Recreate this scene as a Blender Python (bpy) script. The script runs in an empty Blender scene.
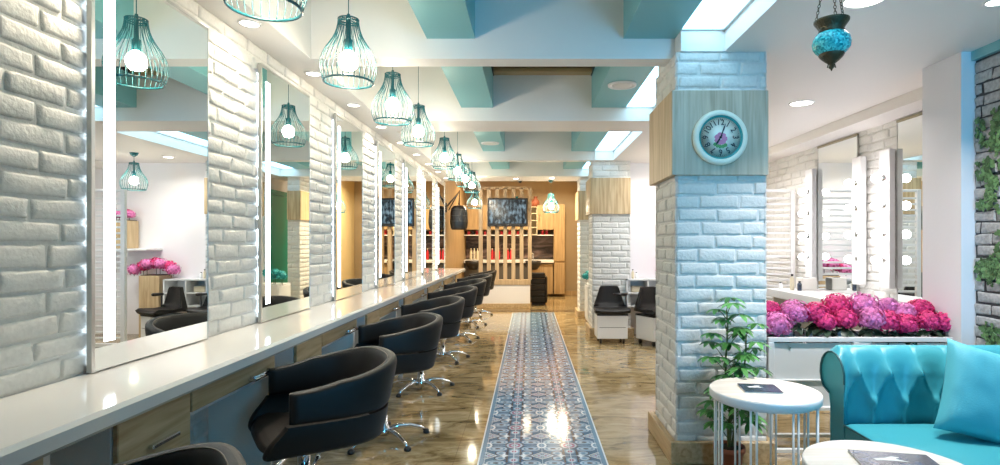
import bpy, math, random
from mathutils import Vector, Matrix, noise
SC = bpy.context.scene
COL = SC.collection
PI = math.pi
rnd = random.Random(7)

# ------------------------------------------------------------------ camera
F, HX, HY, EYE = 562.0, 529.0, 243.0, 1.30
cam_d = bpy.data.cameras.new('camera')
cam_d.sensor_width = 36.0
cam_d.lens = F / 1000 * 36.0
cam_d.shift_x = -(HX - 500) / 1000
cam_d.shift_y = (HY - 232.5) / 1000
cam_d.clip_start = 0.02
cam = bpy.data.objects.new('camera', cam_d)
cam.location = (0, 0, EYE)
cam.rotation_euler = (PI / 2, 0, 0)
COL.objects.link(cam)
SC.camera = cam

# ------------------------------------------------------------------ world, view, light levels
world = bpy.data.worlds.new('world')
SC.world = world
world.use_nodes = True
world.node_tree.nodes['Background'].inputs[0].default_value = (0.55, 0.75, 1.0, 1)
world.node_tree.nodes['Background'].inputs[1].default_value = 1.0
SC.view_settings.view_transform = 'Standard'
SC.view_settings.look = 'None'
SC.view_settings.gamma = 1
SC.view_settings.use_curve_mapping = False
SC.view_settings.exposure = 0.36
SC.cycles.max_bounces = 8
SC.cycles.diffuse_bounces = 5
SC.cycles.glossy_bounces = 5
SC.cycles.transmission_bounces = 6
SC.cycles.transparent_max_bounces = 8
SC.cycles.caustics_reflective = False
SC.cycles.caustics_refractive = False
SC.cycles.sample_clamp_indirect = 4
L_SKYLIGHT = 3.8      # emission of the roof panes
L_WINDOW = 22.0        # emission of the shop window panes behind the camera
L_SPOT = 3.8          # watts of each recessed spot over the counter
L_SPOT_R = 17.0
L_BULB = 85.0         # emission of the pendant bulbs
L_VANITY = 22.0
L_STRIP = 7.0
WARM = (1.0, 0.86, 0.68)
NEUT = (1.0, 0.95, 0.93)
YEL = (1.0, 0.80, 0.52)

# ------------------------------------------------------------------ materials
def new_mat(name):
    m = bpy.data.materials.new(name)
    m.use_nodes = True
    return m, m.node_tree, m.node_tree.nodes['Principled BSDF']

def pmat(name, col, rough=0.5, *, island=0.0, metal=0.0, bump=0.0, bscale=60.0, coat=0.0, var=0.0, spec=0.5, trans=0.0, sheen=0.0):
    m, nt, p = new_mat(name)
    p.inputs['Base Color'].default_value = (*col, 1)
    p.inputs['Roughness'].default_value = rough
    p.inputs['Metallic'].default_value = metal
    p.inputs['Coat Weight'].default_value = coat
    p.inputs['Specular IOR Level'].default_value = spec
    p.inputs['Transmission Weight'].default_value = trans
    p.inputs['Sheen Weight'].default_value = sheen
    if island:
        g = nt.nodes.new('ShaderNodeNewGeometry'); r = nt.nodes.new('ShaderNodeValToRGB')
        r.color_ramp.elements[0].color = (*[c * (1 - island) for c in col], 1)
        r.color_ramp.elements[1].color = (*[min(1, c * (1 + island) + .12 * island) for c in col], 1)
        nt.links.new(g.outputs['Random Per Island'], r.inputs['Fac']); nt.links.new(r.outputs['Color'], p.inputs['Base Color'])
    if bump or var:
        tc = nt.nodes.new('ShaderNodeTexCoord')
        n = nt.nodes.new('ShaderNodeTexNoise')
        n.inputs['Scale'].default_value = bscale
        n.inputs['Detail'].default_value = 5
        nt.links.new(tc.outputs['Object'], n.inputs['Vector'])
        if bump:
            b = nt.nodes.new('ShaderNodeBump')
            b.inputs['Strength'].default_value = bump
            b.inputs['Distance'].default_value = 0.01
            nt.links.new(n.outputs['Fac'], b.inputs['Height'])
            nt.links.new(b.outputs['Normal'], p.inputs['Normal'])
        if var:
            r = nt.nodes.new('ShaderNodeValToRGB')
            r.color_ramp.elements[0].position = 0.3
            r.color_ramp.elements[1].position = 0.7
            r.color_ramp.elements[0].color = (*[c * (1 - var) for c in col], 1)
            r.color_ramp.elements[1].color = (*[min(1, c * (1 + var)) for c in col], 1)
            nt.links.new(n.outputs['Fac'], r.inputs['Fac'])
            nt.links.new(r.outputs['Color'], p.inputs['Base Color'])
    return m

def emat(name, col, strength):
    m = bpy.data.materials.new(name)
    m.use_nodes = True
    nt = m.node_tree
    nt.nodes.clear()
    e = nt.nodes.new('ShaderNodeEmission')
    e.inputs[0].default_value = (*col, 1)
    e.inputs[1].default_value = strength
    o = nt.nodes.new('ShaderNodeOutputMaterial')
    nt.links.new(e.outputs[0], o.inputs[0])
    return m

def wood_mat(name, c1, c2, axis=2, rough=0.45, scale=1.0):
    m, nt, p = new_mat(name)
    tc = nt.nodes.new('ShaderNodeTexCoord')
    mp = nt.nodes.new('ShaderNodeMapping')
    s = [34 * scale] * 3
    s[axis] = 2.2 * scale
    mp.inputs['Scale'].default_value = s
    n = nt.nodes.new('ShaderNodeTexNoise')
    n.inputs['Scale'].default_value = 1.0
    n.inputs['Detail'].default_value = 7
    n.inputs['Distortion'].default_value = 0.6
    r = nt.nodes.new('ShaderNodeValToRGB')
    r.color_ramp.elements[0].position = 0.32
    r.color_ramp.elements[1].position = 0.68
    r.color_ramp.elements[0].color = (*c1, 1)
    r.color_ramp.elements[1].color = (*c2, 1)
    nt.links.new(tc.outputs['Object'], mp.inputs['Vector'])
    nt.links.new(mp.outputs['Vector'], n.inputs['Vector'])
    nt.links.new(n.outputs['Fac'], r.inputs['Fac'])
    nt.links.new(r.outputs['Color'], p.inputs['Base Color'])
    b = nt.nodes.new('ShaderNodeBump')
    b.inputs['Strength'].default_value = 0.15
    b.inputs['Distance'].default_value = 0.004
    nt.links.new(n.outputs['Fac'], b.inputs['Height'])
    nt.links.new(b.outputs['Normal'], p.inputs['Normal'])
    p.inputs['Roughness'].default_value = rough
    return m

class X:
    """small expression builder over shader math nodes"""
    nt = None
    def __init__(s, sock): s.s = sock
    @staticmethod
    def op(o, *a):
        n = X.nt.nodes.new('ShaderNodeMath')
        n.operation = o
        for i, v in enumerate(a):
            if isinstance(v, X): X.nt.links.new(v.s, n.inputs[i])
            else: n.inputs[i].default_value = v
        return X(n.outputs[0])
    def __add__(s, o): return X.op('ADD', s, o)
    def __sub__(s, o): return X.op('SUBTRACT', s, o)
    def __mul__(s, o): return X.op('MULTIPLY', s, o)
    def __truediv__(s, o): return X.op('DIVIDE', s, o)
    def lt(s, o): return X.op('LESS_THAN', s, o)
    def gt(s, o): return X.op('GREATER_THAN', s, o)
    def abs(s): return X.op('ABSOLUTE', s)
    def sqrt(s): return X.op('SQRT', s)
    def frac(s): return X.op('FRACT', s)
    def mx(s, o): return X.op('MAXIMUM', s, o)
    def mn(s, o): return X.op('MINIMUM', s, o)

def runner_mat():
    m, nt, p = new_mat('patterned_tile')
    X.nt = nt
    tc = nt.nodes.new('ShaderNodeTexCoord')
    sp = nt.nodes.new('ShaderNodeSeparateXYZ')
    nt.links.new(tc.outputs['Object'], sp.inputs[0])
    T = 0.347
    x, y = X(sp.outputs[0]), X(sp.outputs[1])
    P = (((x / T + 100.5).frac()) - 0.5).abs()
    Q = (((y / T + 100.5 + 0.13).frac()) - 0.5).abs()
    cur = None
    def mix(fac, col):
        nonlocal cur
        n = nt.nodes.new('ShaderNodeMix')
        n.data_type = 'RGBA'
        nt.links.new(fac.s, n.inputs[0])
        if isinstance(cur, tuple): n.inputs[6].default_value = (*cur, 1)
        else: nt.links.new(cur, n.inputs[6])
        n.inputs[7].default_value = (*col, 1)
        cur = n.outputs[2]
    NAVY, BLUE, PALE, WHITE, PINK, MID = (0.008, 0.025, 0.07), (0.045, 0.12, 0.22), (0.33, 0.45, 0.58), (0.66, 0.74, 0.8), (0.25, 0.07, 0.14), (0.11, 0.23, 0.36)
    cur = BLUE
    def ell(cx, cy, rx, ry): 
        a = (P - cx) / rx; b = (Q - cy) / ry
        return (a * a + b * b).sqrt()
    # large petals round the diamonds
    e = ell(0.2, 0.33, 0.17, 0.11)
    mix(e.lt(1.0), PALE); mix(e.lt(0.78), MID); mix(e.lt(0.6), PALE); mix(e.lt(0.3), NAVY)
    e = ell(0.27, 0.12, 0.11, 0.1)
    mix(e.lt(1.0), NAVY); mix(e.lt(0.8), PALE); mix(e.lt(0.4), MID)
    e = ell(0.0, 0.5, 0.09, 0.14)
    mix(e.lt(1.0), WHITE); mix(e.lt(0.62), MID)
    # rosette
    e = ell(0.5, 0.5, 0.17, 0.17)
    mix(e.lt(1.0), NAVY); mix(e.lt(0.86), PALE); mix(e.lt(0.66), PINK); mix(e.lt(0.42), PALE); mix(e.lt(0.2), NAVY)
    e = ell(0.5, 0.2, 0.1, 0.12)
    mix(e.lt(1.0), MID); mix(e.lt(0.75), PALE); mix(e.lt(0.4), PINK)
    # bars
    mix((P - 0.385).abs().lt(0.017) * Q.lt(0.3), NAVY)
    mix((P - 0.5).abs().lt(0.008), WHITE)
    # stars
    s = ((P - 0.33).abs().sqrt() + Q.sqrt())
    mix(s.lt(0.37), WHITE)
    # diamond with four dots
    d = P * 0.8 + Q
    mix(d.lt(0.17), WHITE); mix(d.lt(0.145), NAVY); mix(d.lt(0.125), PALE)
    mix(((P - 0.06).abs() + Q).lt(0.035), PINK); mix(((P - 0.0).abs() + (Q - 0.06).abs()).lt(0.035), NAVY)
    # tile joints and border
    mix(((x / (T / 2) + 100.5).frac() - 0.5).abs().lt(0.012), PALE)
    mix(((y / (T / 2) + 100.76).frac() - 0.5).abs().lt(0.012), PALE)
    ed = x.abs()
    mix(ed.gt(0.352), MID); mix(ed.gt(0.376), WHITE)
    nt.links.new(cur, p.inputs['Base Color'])
    p.inputs['Roughness'].default_value = 0.11
    return m

def marble_mat():
    m, nt, p = new_mat('polished_marble')
    tc = nt.nodes.new('ShaderNodeTexCoord')
    mp = nt.nodes.new('ShaderNodeMapping')
    mp.inputs['Scale'].default_value = (1.1, 2.6, 1)
    n = nt.nodes.new('ShaderNodeTexNoise')
    n.inputs['Scale'].default_value = 2.4
    n.inputs['Detail'].default_value = 9
    n.inputs['Roughness'].default_value = 0.68
    n.inputs['Distortion'].default_value = 1.6
    r = nt.nodes.new('ShaderNodeValToRGB')
    cr = r.color_ramp
    cr.elements[0].position = 0.32; cr.elements[0].color = (0.11, 0.075, 0.03, 1)
    cr.elements[1].position = 0.72; cr.elements[1].color = (0.60, 0.50, 0.33, 1)
    e = cr.elements.new(0.44); e.color = (0.25, 0.18, 0.085, 1)
    e = cr.elements.new(0.52); e.color = (0.36, 0.27, 0.14, 1)
    e = cr.elements.new(0.60); e.color = (0.42, 0.33, 0.19, 1)
    nt.links.new(tc.outputs['Object'], mp.inputs['Vector'])
    nt.links.new(mp.outputs['Vector'], n.inputs['Vector'])
    nt.links.new(n.outputs['Fac'], r.inputs['Fac'])
    X.nt = nt
    sp = nt.nodes.new('ShaderNodeSeparateXYZ')
    nt.links.new(tc.outputs['Object'], sp.inputs[0])
    jx = ((X(sp.outputs[0]) / 0.8 + 100.06).frac() - 0.5).abs().lt(0.0025)
    jy = ((X(sp.outputs[1]) / 0.8 + 100.2).frac() - 0.5).abs().lt(0.0025)
    mx = nt.nodes.new('ShaderNodeMix'); mx.data_type = 'RGBA'
    nt.links.new((jx.mx(jy) * 0.5).s, mx.inputs[0])
    nt.links.new(r.outputs['Color'], mx.inputs[6])
    mx.inputs[7].default_value = (0.14, 0.1, 0.06, 1)
    nt.links.new(mx.outputs[2], p.inputs['Base Color'])
    p.inputs['Roughness'].default_value = 0.07
    p.inputs['Specular IOR Level'].default_value = 0.75
    return m

def streak_mat(name, cols, sc, rough, scale=3.0):
    m, nt, p = new_mat(name)
    tc = nt.nodes.new('ShaderNodeTexCoord')
    mp = nt.nodes.new('ShaderNodeMapping')
    mp.inputs['Scale'].default_value = sc
    n = nt.nodes.new('ShaderNodeTexNoise')
    n.inputs['Scale'].default_value = scale
    n.inputs['Detail'].default_value = 6
    n.inputs['Distortion'].default_value = 1.0
    r = nt.nodes.new('ShaderNodeValToRGB')
    cr = r.color_ramp
    cr.elements[0].position = 0.35; cr.elements[0].color = (*cols[0], 1)
    cr.elements[1].position = 0.65; cr.elements[1].color = (*cols[-1], 1)
    for i, c in enumerate(cols[1:-1]):
        e = cr.elements.new(0.35 + 0.3 * (i + 1) / (len(cols) - 1)); e.color = (*c, 1)
    nt.links.new(tc.outputs['Object'], mp.inputs['Vector'])
    nt.links.new(mp.outputs['Vector'], n.inputs['Vector'])
    nt.links.new(n.outputs['Fac'], r.inputs['Fac'])
    nt.links.new(r.outputs['Color'], p.inputs['Base Color'])
    p.inputs['Roughness'].default_value = rough
    return m

M = {}
M['brick'] = pmat('painted_brick', (0.72, 0.71, 0.68), 0.62, bump=0.45, bscale=55, var=0.05)
M['brick_grey'] = pmat('grey_brick', (0.42, 0.42, 0.42), 0.7, bump=0.4, bscale=50, var=0.22)
M['mortar_dark'] = pmat('dark_mortar', (0.07, 0.07, 0.075), 0.8)
M['ceiling'] = pmat('ceiling_paint', (0.84, 0.81, 0.78), 0.5, bump=0.03, bscale=30)
M['wall'] = pmat('white_wall_paint', (0.83, 0.81, 0.83), 0.6, bump=0.04, bscale=40)
M['teal_paint'] = pmat('teal_ceiling_paint', (0.19, 0.47, 0.51), 0.42)
M['tan_wall'] = pmat('tan_wall_paint', (0.43, 0.34, 0.23), 0.6)
M['cream_wall'] = pmat('cream_wall_paint', (0.75, 0.62, 0.36), 0.6)
M['green_door'] = pmat('green_door_paint', (0.01, 0.30, 0.21), 0.4)
M['marble'] = marble_mat()
M['runner'] = runner_mat()
M['granite'] = pmat('speckled_granite', (0.13, 0.095, 0.06), 0.15, var=0.6, bscale=50)
M['oak'] = wood_mat('light_oak', (0.40, 0.27, 0.135), (0.62, 0.47, 0.28), 2)
M['oak_h'] = wood_mat('light_oak_horizontal', (0.40, 0.27, 0.135), (0.62, 0.47, 0.28), 1)
M['oak_bluelit'] = wood_mat('light_oak_bluelit', (0.40, 0.34, 0.25), (0.60, 0.53, 0.42), 2)  # light oak again, its colour greyed for the blue daylight falling on it
M['honey'] = wood_mat('honey_oak', (0.31, 0.20, 0.095), (0.46, 0.32, 0.17), 2)
M['slat_wood'] = wood_mat('slat_wood', (0.42, 0.30, 0.18), (0.56, 0.42, 0.27), 2)
M['table_wood'] = wood_mat('whitewashed_wood', (0.70, 0.62, 0.52), (0.86, 0.80, 0.72), 0, 0.45)
M['white_gloss'] = pmat('white_gloss_worktop', (0.80, 0.79, 0.77), 0.10, coat=0.3)
M['white_lac'] = pmat('white_lacquer', (0.80, 0.80, 0.80), 0.3)
M['white_metal'] = pmat('white_metal', (0.80, 0.82, 0.82), 0.35)
M['grey_panel'] = pmat('light_grey_panel', (0.80, 0.77, 0.72), 0.6)
M['chrome'] = pmat('chrome', (0.78, 0.78, 0.80), 0.12, metal=1.0)
M['alu'] = pmat('brushed_aluminium', (0.62, 0.62, 0.60), 0.32, metal=1.0)
M['black_leather'] = pmat('black_leather', (0.015, 0.013, 0.012), 0.48, spec=0.3, bump=0.12, bscale=260)
M['stitch'] = pmat('pale_stitching', (0.22, 0.19, 0.16), 0.6)
M['black_plastic'] = pmat('black_plastic', (0.012, 0.012, 0.014), 0.35)
M['dark_grey'] = pmat('dark_grey_shell', (0.10, 0.095, 0.09), 0.45)
M['mirror'] = pmat('mirror_silver', (0.86, 0.90, 0.88), 0.0, metal=1.0)
M['strip'] = emat('led_strip_glow', (0.86, 0.97, 1.0), L_STRIP)
M['backlight'] = emat('led_backlight_glow', (0.75, 0.9, 1.0), 7.0)
M['skypane'] = emat('skylight_glow', (0.42, 0.76, 1.0), L_SKYLIGHT)
M['winpane'] = emat('window_daylight', (0.07, 0.46, 0.85), L_WINDOW)
M['bulb'] = emat('warm_bulb_glow', (1.0, 0.87, 0.66), L_BULB)
M['vbulb'] = emat('vanity_bulb_glow', (0.99, 0.94, 0.98), L_VANITY)
M['spot'] = emat('spot_glow', (1.0, 0.93, 0.8), 14.0)
M['teal_metal'] = pmat('teal_wire', (0.015, 0.13, 0.155), 0.22, spec=0.8)
M['teal_leather'] = pmat('turquoise_leather', (0.045, 0.32, 0.38), 0.36, bump=0.08, bscale=220, var=0.04)
M['teal_cloth'] = pmat('turquoise_cushion_cloth', (0.07, 0.38, 0.45), 0.6, bump=0.1, bscale=160)
M['piping'] = pmat('dark_piping', (0.01, 0.09, 0.10), 0.5)
M['leaf'] = pmat('green_leaf', (0.06, 0.25, 0.04), 0.35, island=0.5)
M['leaf_dark'] = pmat('dark_leaf', (0.012, 0.05, 0.018), 0.4, island=0.5)
M['ivy'] = pmat('ivy_leaf', (0.06, 0.17, 0.04), 0.6, island=0.6)
M['stem'] = pmat('green_brown_stem', (0.13, 0.15, 0.05), 0.6)
M['terracotta'] = pmat('terracotta', (0.30, 0.09, 0.045), 0.6, var=0.15, bscale=20)
M['soil'] = pmat('potting_soil', (0.03, 0.02, 0.012), 0.9, bump=0.6, bscale=80)
M['pink'] = pmat('pink_petals', (0.86, 0.18, 0.45), 0.6, island=0.45)
M['magenta'] = pmat('magenta_petals', (0.78, 0.008, 0.17), 0.6, island=0.45)
M['turq_petal'] = pmat('turquoise_petals', (0.02, 0.42, 0.44), 0.6, island=0.4)
M['bronze'] = pmat('aged_bronze', (0.09, 0.075, 0.045), 0.38, metal=0.8, bump=0.5, bscale=120)
M['clock_rim'] = pmat('mint_clock_rim', (0.82, 0.85, 0.74), 0.3)
M['clock_in'] = pmat('teal_clock_bevel', (0.03, 0.33, 0.34), 0.35)
M['clock_face'] = pmat('pale_dial', (0.88, 0.92, 0.84), 0.5)
M['ink'] = pmat('black_ink', (0.015, 0.015, 0.02), 0.5)
M['dial_pink'] = pmat('dial_pink', (0.62, 0.22, 0.38), 0.5)
M['red_bottle'] = pmat('red_bottle', (0.55, 0.025, 0.04), 0.3)
M['cream_bottle'] = pmat('cream_bottle', (0.66, 0.58, 0.42), 0.4)
M['navy_print'] = pmat('dark_printed_cover', (0.035, 0.05, 0.085), 0.25, var=0.8, bscale=26)
M['paper'] = pmat('paper', (0.75, 0.75, 0.72), 0.6)
M['splash'] = streak_mat('pebble_photo_panel', [(0.02, 0.015, 0.015), (0.10, 0.07, 0.06), (0.24, 0.17, 0.15)], (1.0, 1, 3.2), 0.3, 2.2)
M['blind'] = pmat('wooden_blind', (0.42, 0.31, 0.16), 0.6)
M['rail'] = pmat('bronze_rail', (0.30, 0.27, 0.18), 0.35, metal=0.7)

def mosaic_mat():
    m, nt, p = new_mat('turquoise_mosaic_glass')
    tc = nt.nodes.new('ShaderNodeTexCoord')
    v = nt.nodes.new('ShaderNodeTexVoronoi')
    v.inputs['Scale'].default_value = 130
    nt.links.new(tc.outputs['Object'], v.inputs['Vector'])
    sp = nt.nodes.new('ShaderNodeSeparateColor')
    nt.links.new(v.outputs['Color'], sp.inputs[0])
    r = nt.nodes.new('ShaderNodeValToRGB')
    r.color_ramp.elements[0].color = (0.0, 0.24, 0.28, 1)
    r.color_ramp.elements[1].color = (0.12, 0.85, 0.85, 1)
    nt.links.new(sp.outputs[0], r.inputs['Fac'])
    nt.links.new(r.outputs['Color'], p.inputs['Base Color'])
    b = nt.nodes.new('ShaderNodeBump'); b.inputs['Strength'].default_value = 0.6; b.inputs['Distance'].default_value = 0.003
    nt.links.new(v.outputs['Distance'], b.inputs['Height'])
    nt.links.new(b.outputs['Normal'], p.inputs['Normal'])
    p.inputs['Roughness'].default_value = 0.15
    return m
M['mosaic'] = mosaic_mat()

def tv_mat():
    m = bpy.data.materials.new('tv_picture'); m.use_nodes = True
    nt = m.node_tree
    p = nt.nodes['Principled BSDF']
    p.inputs['Base Color'].default_value = (0.01, 0.012, 0.015, 1); p.inputs['Roughness'].default_value = 0.12
    tc = nt.nodes.new('ShaderNodeTexCoord')
    n = nt.nodes.new('ShaderNodeTexNoise'); n.inputs['Scale'].default_value = 11; n.inputs['Detail'].default_value = 8
    mp = nt.nodes.new('ShaderNodeMapping'); mp.inputs['Scale'].default_value = (1.6, 1, 0.8)
    r = nt.nodes.new('ShaderNodeValToRGB')
    r.color_ramp.elements[0].position = 0.45; r.color_ramp.elements[0].color = (0.008, 0.014, 0.02, 1)
    r.color_ramp.elements[1].position = 0.72; r.color_ramp.elements[1].color = (0.35, 0.5, 0.6, 1)
    nt.links.new(tc.outputs['Object'], mp.inputs['Vector']); nt.links.new(mp.outputs['Vector'], n.inputs['Vector'])
    nt.links.new(n.outputs['Fac'], r.inputs['Fac']); nt.links.new(r.outputs['Color'], p.inputs['Emission Color'])
    p.inputs['Emission Strength'].default_value = 0.7
    return m
M['tv'] = tv_mat()

# ------------------------------------------------------------------ mesh builder
class MB:
    def __init__(s): s.v = []; s.f = []; s.sm = []
    def add(s, vs, fs, smooth=False):
        o = len(s.v)
        s.v.extend([tuple(p) for p in vs])
        for f in fs:
            s.f.append(tuple(i + o for i in f)); s.sm.append(smooth)
        return s
    def box(s, x0, x1, y0, y1, z0, z1, bev=0.0, mat=None):
        if x1 < x0: x0, x1 = x1, x0
        if y1 < y0: y0, y1 = y1, y0
        if z1 < z0: z0, z1 = z1, z0
        b = min(bev, (x1 - x0) * .45, (y1 - y0) * .45, (z1 - z0) * .45)
        if b <= 0:
            vs = [(x, y, z) for z in (z0, z1) for y in (y0, y1) for x in (x0, x1)]
            fs = [(0, 2, 3, 1), (4, 5, 7, 6), (0, 1, 5, 4), (2, 6, 7, 3), (0, 4, 6, 2), (1, 3, 7, 5)]
        else:
            # chamfered box: 24 vertices
            X0, Y0, Z0 = (x0, x1), (y0, y1), (z0, z1)
            vs = []; idx = {}
            for i in (0, 1):
                for j in (0, 1):
                    for k in (0, 1):
                        cx, cy, cz = X0[i], Y0[j], Z0[k]
                        ix, iy, iz = cx + (b if i == 0 else -b), cy + (b if j == 0 else -b), cz + (b if k == 0 else -b)
                        idx[(i, j, k, 0)] = len(vs); vs.append((cx, iy, iz))
                        idx[(i, j, k, 1)] = len(vs); vs.append((ix, cy, iz))
                        idx[(i, j, k, 2)] = len(vs); vs.append((ix, iy, cz))
            g = lambda i, j, k, a: idx[(i, j, k, a)]
            fs = []
            for i in (0, 1):
                q = [g(i, 0, 0, 0), g(i, 1, 0, 0), g(i, 1, 1, 0), g(i, 0, 1, 0)]; fs.append(q if i else q[::-1])
                q = [g(0, i, 0, 1), g(0, i, 1, 1), g(1, i, 1, 1), g(1, i, 0, 1)]; fs.append(q if i else q[::-1])
                q = [g(0, 0, i, 2), g(1, 0, i, 2), g(1, 1, i, 2), g(0, 1, i, 2)]; fs.append(q if i else q[::-1])
            for j in (0, 1):
                for k in (0, 1):
                    fs.append([g(0, j, k, 1), g(1, j, k, 1), g(1, j, k, 2), g(0, j, k, 2)])
                    fs.append([g(j, 0, k, 0), g(j, 1, k, 0), g(j, 1, k, 2), g(j, 0, k, 2)])
                    fs.append([g(j, k, 0, 0), g(j, k, 1, 0), g(j, k, 1, 1), g(j, k, 0, 1)])
            for i in (0, 1):
                for j in (0, 1):
                    for k in (0, 1):
                        fs.append([g(i, j, k, 0), g(i, j, k, 1), g(i, j, k, 2)])
        T = mat or Matrix.Identity(4)
        return s.add([T @ Vector(p) for p in vs], fs)
    def tube(s, pts, r, n=10, cap=True, closed=False):
        pts = [Vector(p) for p in pts]
        rs = r if isinstance(r, (list, tuple)) else [r] * len(pts)
        N = len(pts); vs = []; fs = []
        up = None
        for i, p in enumerate(pts):
            if closed: t = (pts[(i + 1) % N] - pts[i - 1]).normalized()
            elif i == 0: t = (pts[1] - pts[0]).normalized()
            elif i == N - 1: t = (pts[-1] - pts[-2]).normalized()
            else: t = (pts[i + 1] - pts[i - 1]).normalized()
            if up is None:
                up = Vector((0, 0, 1)) if abs(t.z) < 0.9 else Vector((1, 0, 0))
            a = t.cross(up)
            if a.length < 1e-6: a = t.cross(Vector((0, 1, 0)))
            a.normalize(); b = a.cross(t).normalized(); up = b
            for k in range(n):
                th = 2 * PI * k / n
                vs.append(p + (a * math.cos(th) + b * math.sin(th)) * rs[i])
        for i in range(N if closed else N - 1):
            j = (i + 1) % N
            for k in range(n):
                k2 = (k + 1) % n
                fs.append((i * n + k, j * n + k, j * n + k2, i * n + k2))
        if cap and not closed:
            fs.append(tuple(range(n))); fs.append(tuple((N - 1) * n + k for k in range(n))[::-1])
        return s.add(vs, fs, True)
    def lathe(s, prof, c=(0, 0, 0), n=24, axis='z', sx=1.0, sy=1.0, smooth=True, cap=True):
        vs = []; fs = []
        for (r, h) in prof:
            for k in range(n):
                th = 2 * PI * k / n
                a, b = r * math.cos(th) * sx, r * math.sin(th) * sy
                if axis == 'z': vs.append((c[0] + a, c[1] + b, c[2] + h))
                elif axis == 'y': vs.append((c[0] + a, c[1] + h, c[2] + b))
                else: vs.append((c[0] + h, c[1] + a, c[2] + b))
        for i in range(len(prof) - 1):
            for k in range(n):
                k2 = (k + 1) % n
                fs.append((i * n + k, i * n + k2, (i + 1) * n + k2, (i + 1) * n + k))
        if cap and prof[0][0] > 1e-6: fs.append(tuple(range(n))[::-1])
        if cap and prof[-1][0] > 1e-6: fs.append(tuple((len(prof) - 1) * n + k for k in range(n)))
        return s.add(vs, fs, smooth)
    def ball(s, c, r, n=14, m=9, sz=1.0):
        prof = [(max(1e-5, r * math.sin(PI * i / m)), -r * sz * math.cos(PI * i / m)) for i in range(m + 1)]
        return s.lathe(prof, c, n)
    def grid(s, fn, nu, nv, smooth=True, flip=False, wrap=False):
        vs = [fn(i / nu, j / nv) for j in range(nv + 1) for i in range(nu + 1)]
        fs = []
        for j in range(nv):
            for i in range(nu):
                a = j * (nu + 1) + i
                q = (a, a + 1, a + nu + 2, a + nu + 1)
                fs.append(q[::-1] if flip else q)
        return s.add(vs, fs, smooth)
    def build(s, name, mat, parent=None, label=None, world=True, kind=None):
        off = Vector((0, 0, 0))
        if parent is not None and world:
            q = parent
            while q is not None: off += q.location; q = q.parent
        me = bpy.data.meshes.new(name)
        me.from_pydata([(p[0] - off[0], p[1] - off[1], p[2] - off[2]) for p in s.v], [], s.f)
        me.polygons.foreach_set('use_smooth', s.sm)
        me.materials.append(M[mat] if isinstance(mat, str) else mat)
        me.update()
        o = bpy.data.objects.new(name, me)
        COL.objects.link(o)
        if parent is not None: o.parent = parent
        if label: o['label'] = label
        if kind: o['kind'] = kind
        return o

def tag(o, label, cat, group=None, kind=None):
    o['label'] = label; o['category'] = cat
    if group: o['group'] = group
    if kind: o['kind'] = kind
    return o

def thing(name, label, cat, loc=(0, 0, 0), group=None):
    o = bpy.data.objects.new(name, None)
    o.empty_display_size = 0.1
    COL.objects.link(o)
    o.location = loc
    return tag(o, label, cat, group)

def struct(mb, name, mat, parent=None):
    o = mb.build(name, mat, parent)
    if parent is None: o['kind'] = 'structure'
    return o

def dup(root, loc, rotz=0.0, label=None, group=None, parent=None):
    r = root.copy(); COL.objects.link(r)
    if parent is None:
        r.location = loc; r.rotation_euler = (0, 0, rotz)
        if label: r['label'] = label
        if group: r['group'] = group
    for ch in list(root.children):
        c = ch.copy(); COL.objects.link(c); c.parent = r
        for g in list(ch.children):
            d = g.copy(); COL.objects.link(d); d.parent = c
    return r

def area_light(name, loc, size, watts, col, parent=None, rot=(0, 0, 0), spread=PI, sizey=None):
    l = bpy.data.lights.new(name, 'AREA')
    l.energy = watts; l.color = col; l.spread = spread
    if sizey: l.shape = 'RECTANGLE'; l.size = size; l.size_y = sizey
    else: l.shape = 'DISK'; l.size = size
    o = bpy.data.objects.new(name, l); COL.objects.link(o)
    if parent is not None:
        o.parent = parent; o.location = Vector(loc) - parent.location
    else: o.location = loc
    o.rotation_euler = rot
    return o

def px(x, y, Y):      # a point of the photograph at depth Y, used only to work out real positions
    return ((x - HX) / F * Y, Y, EYE - (y - HY) / F * Y)

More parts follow.
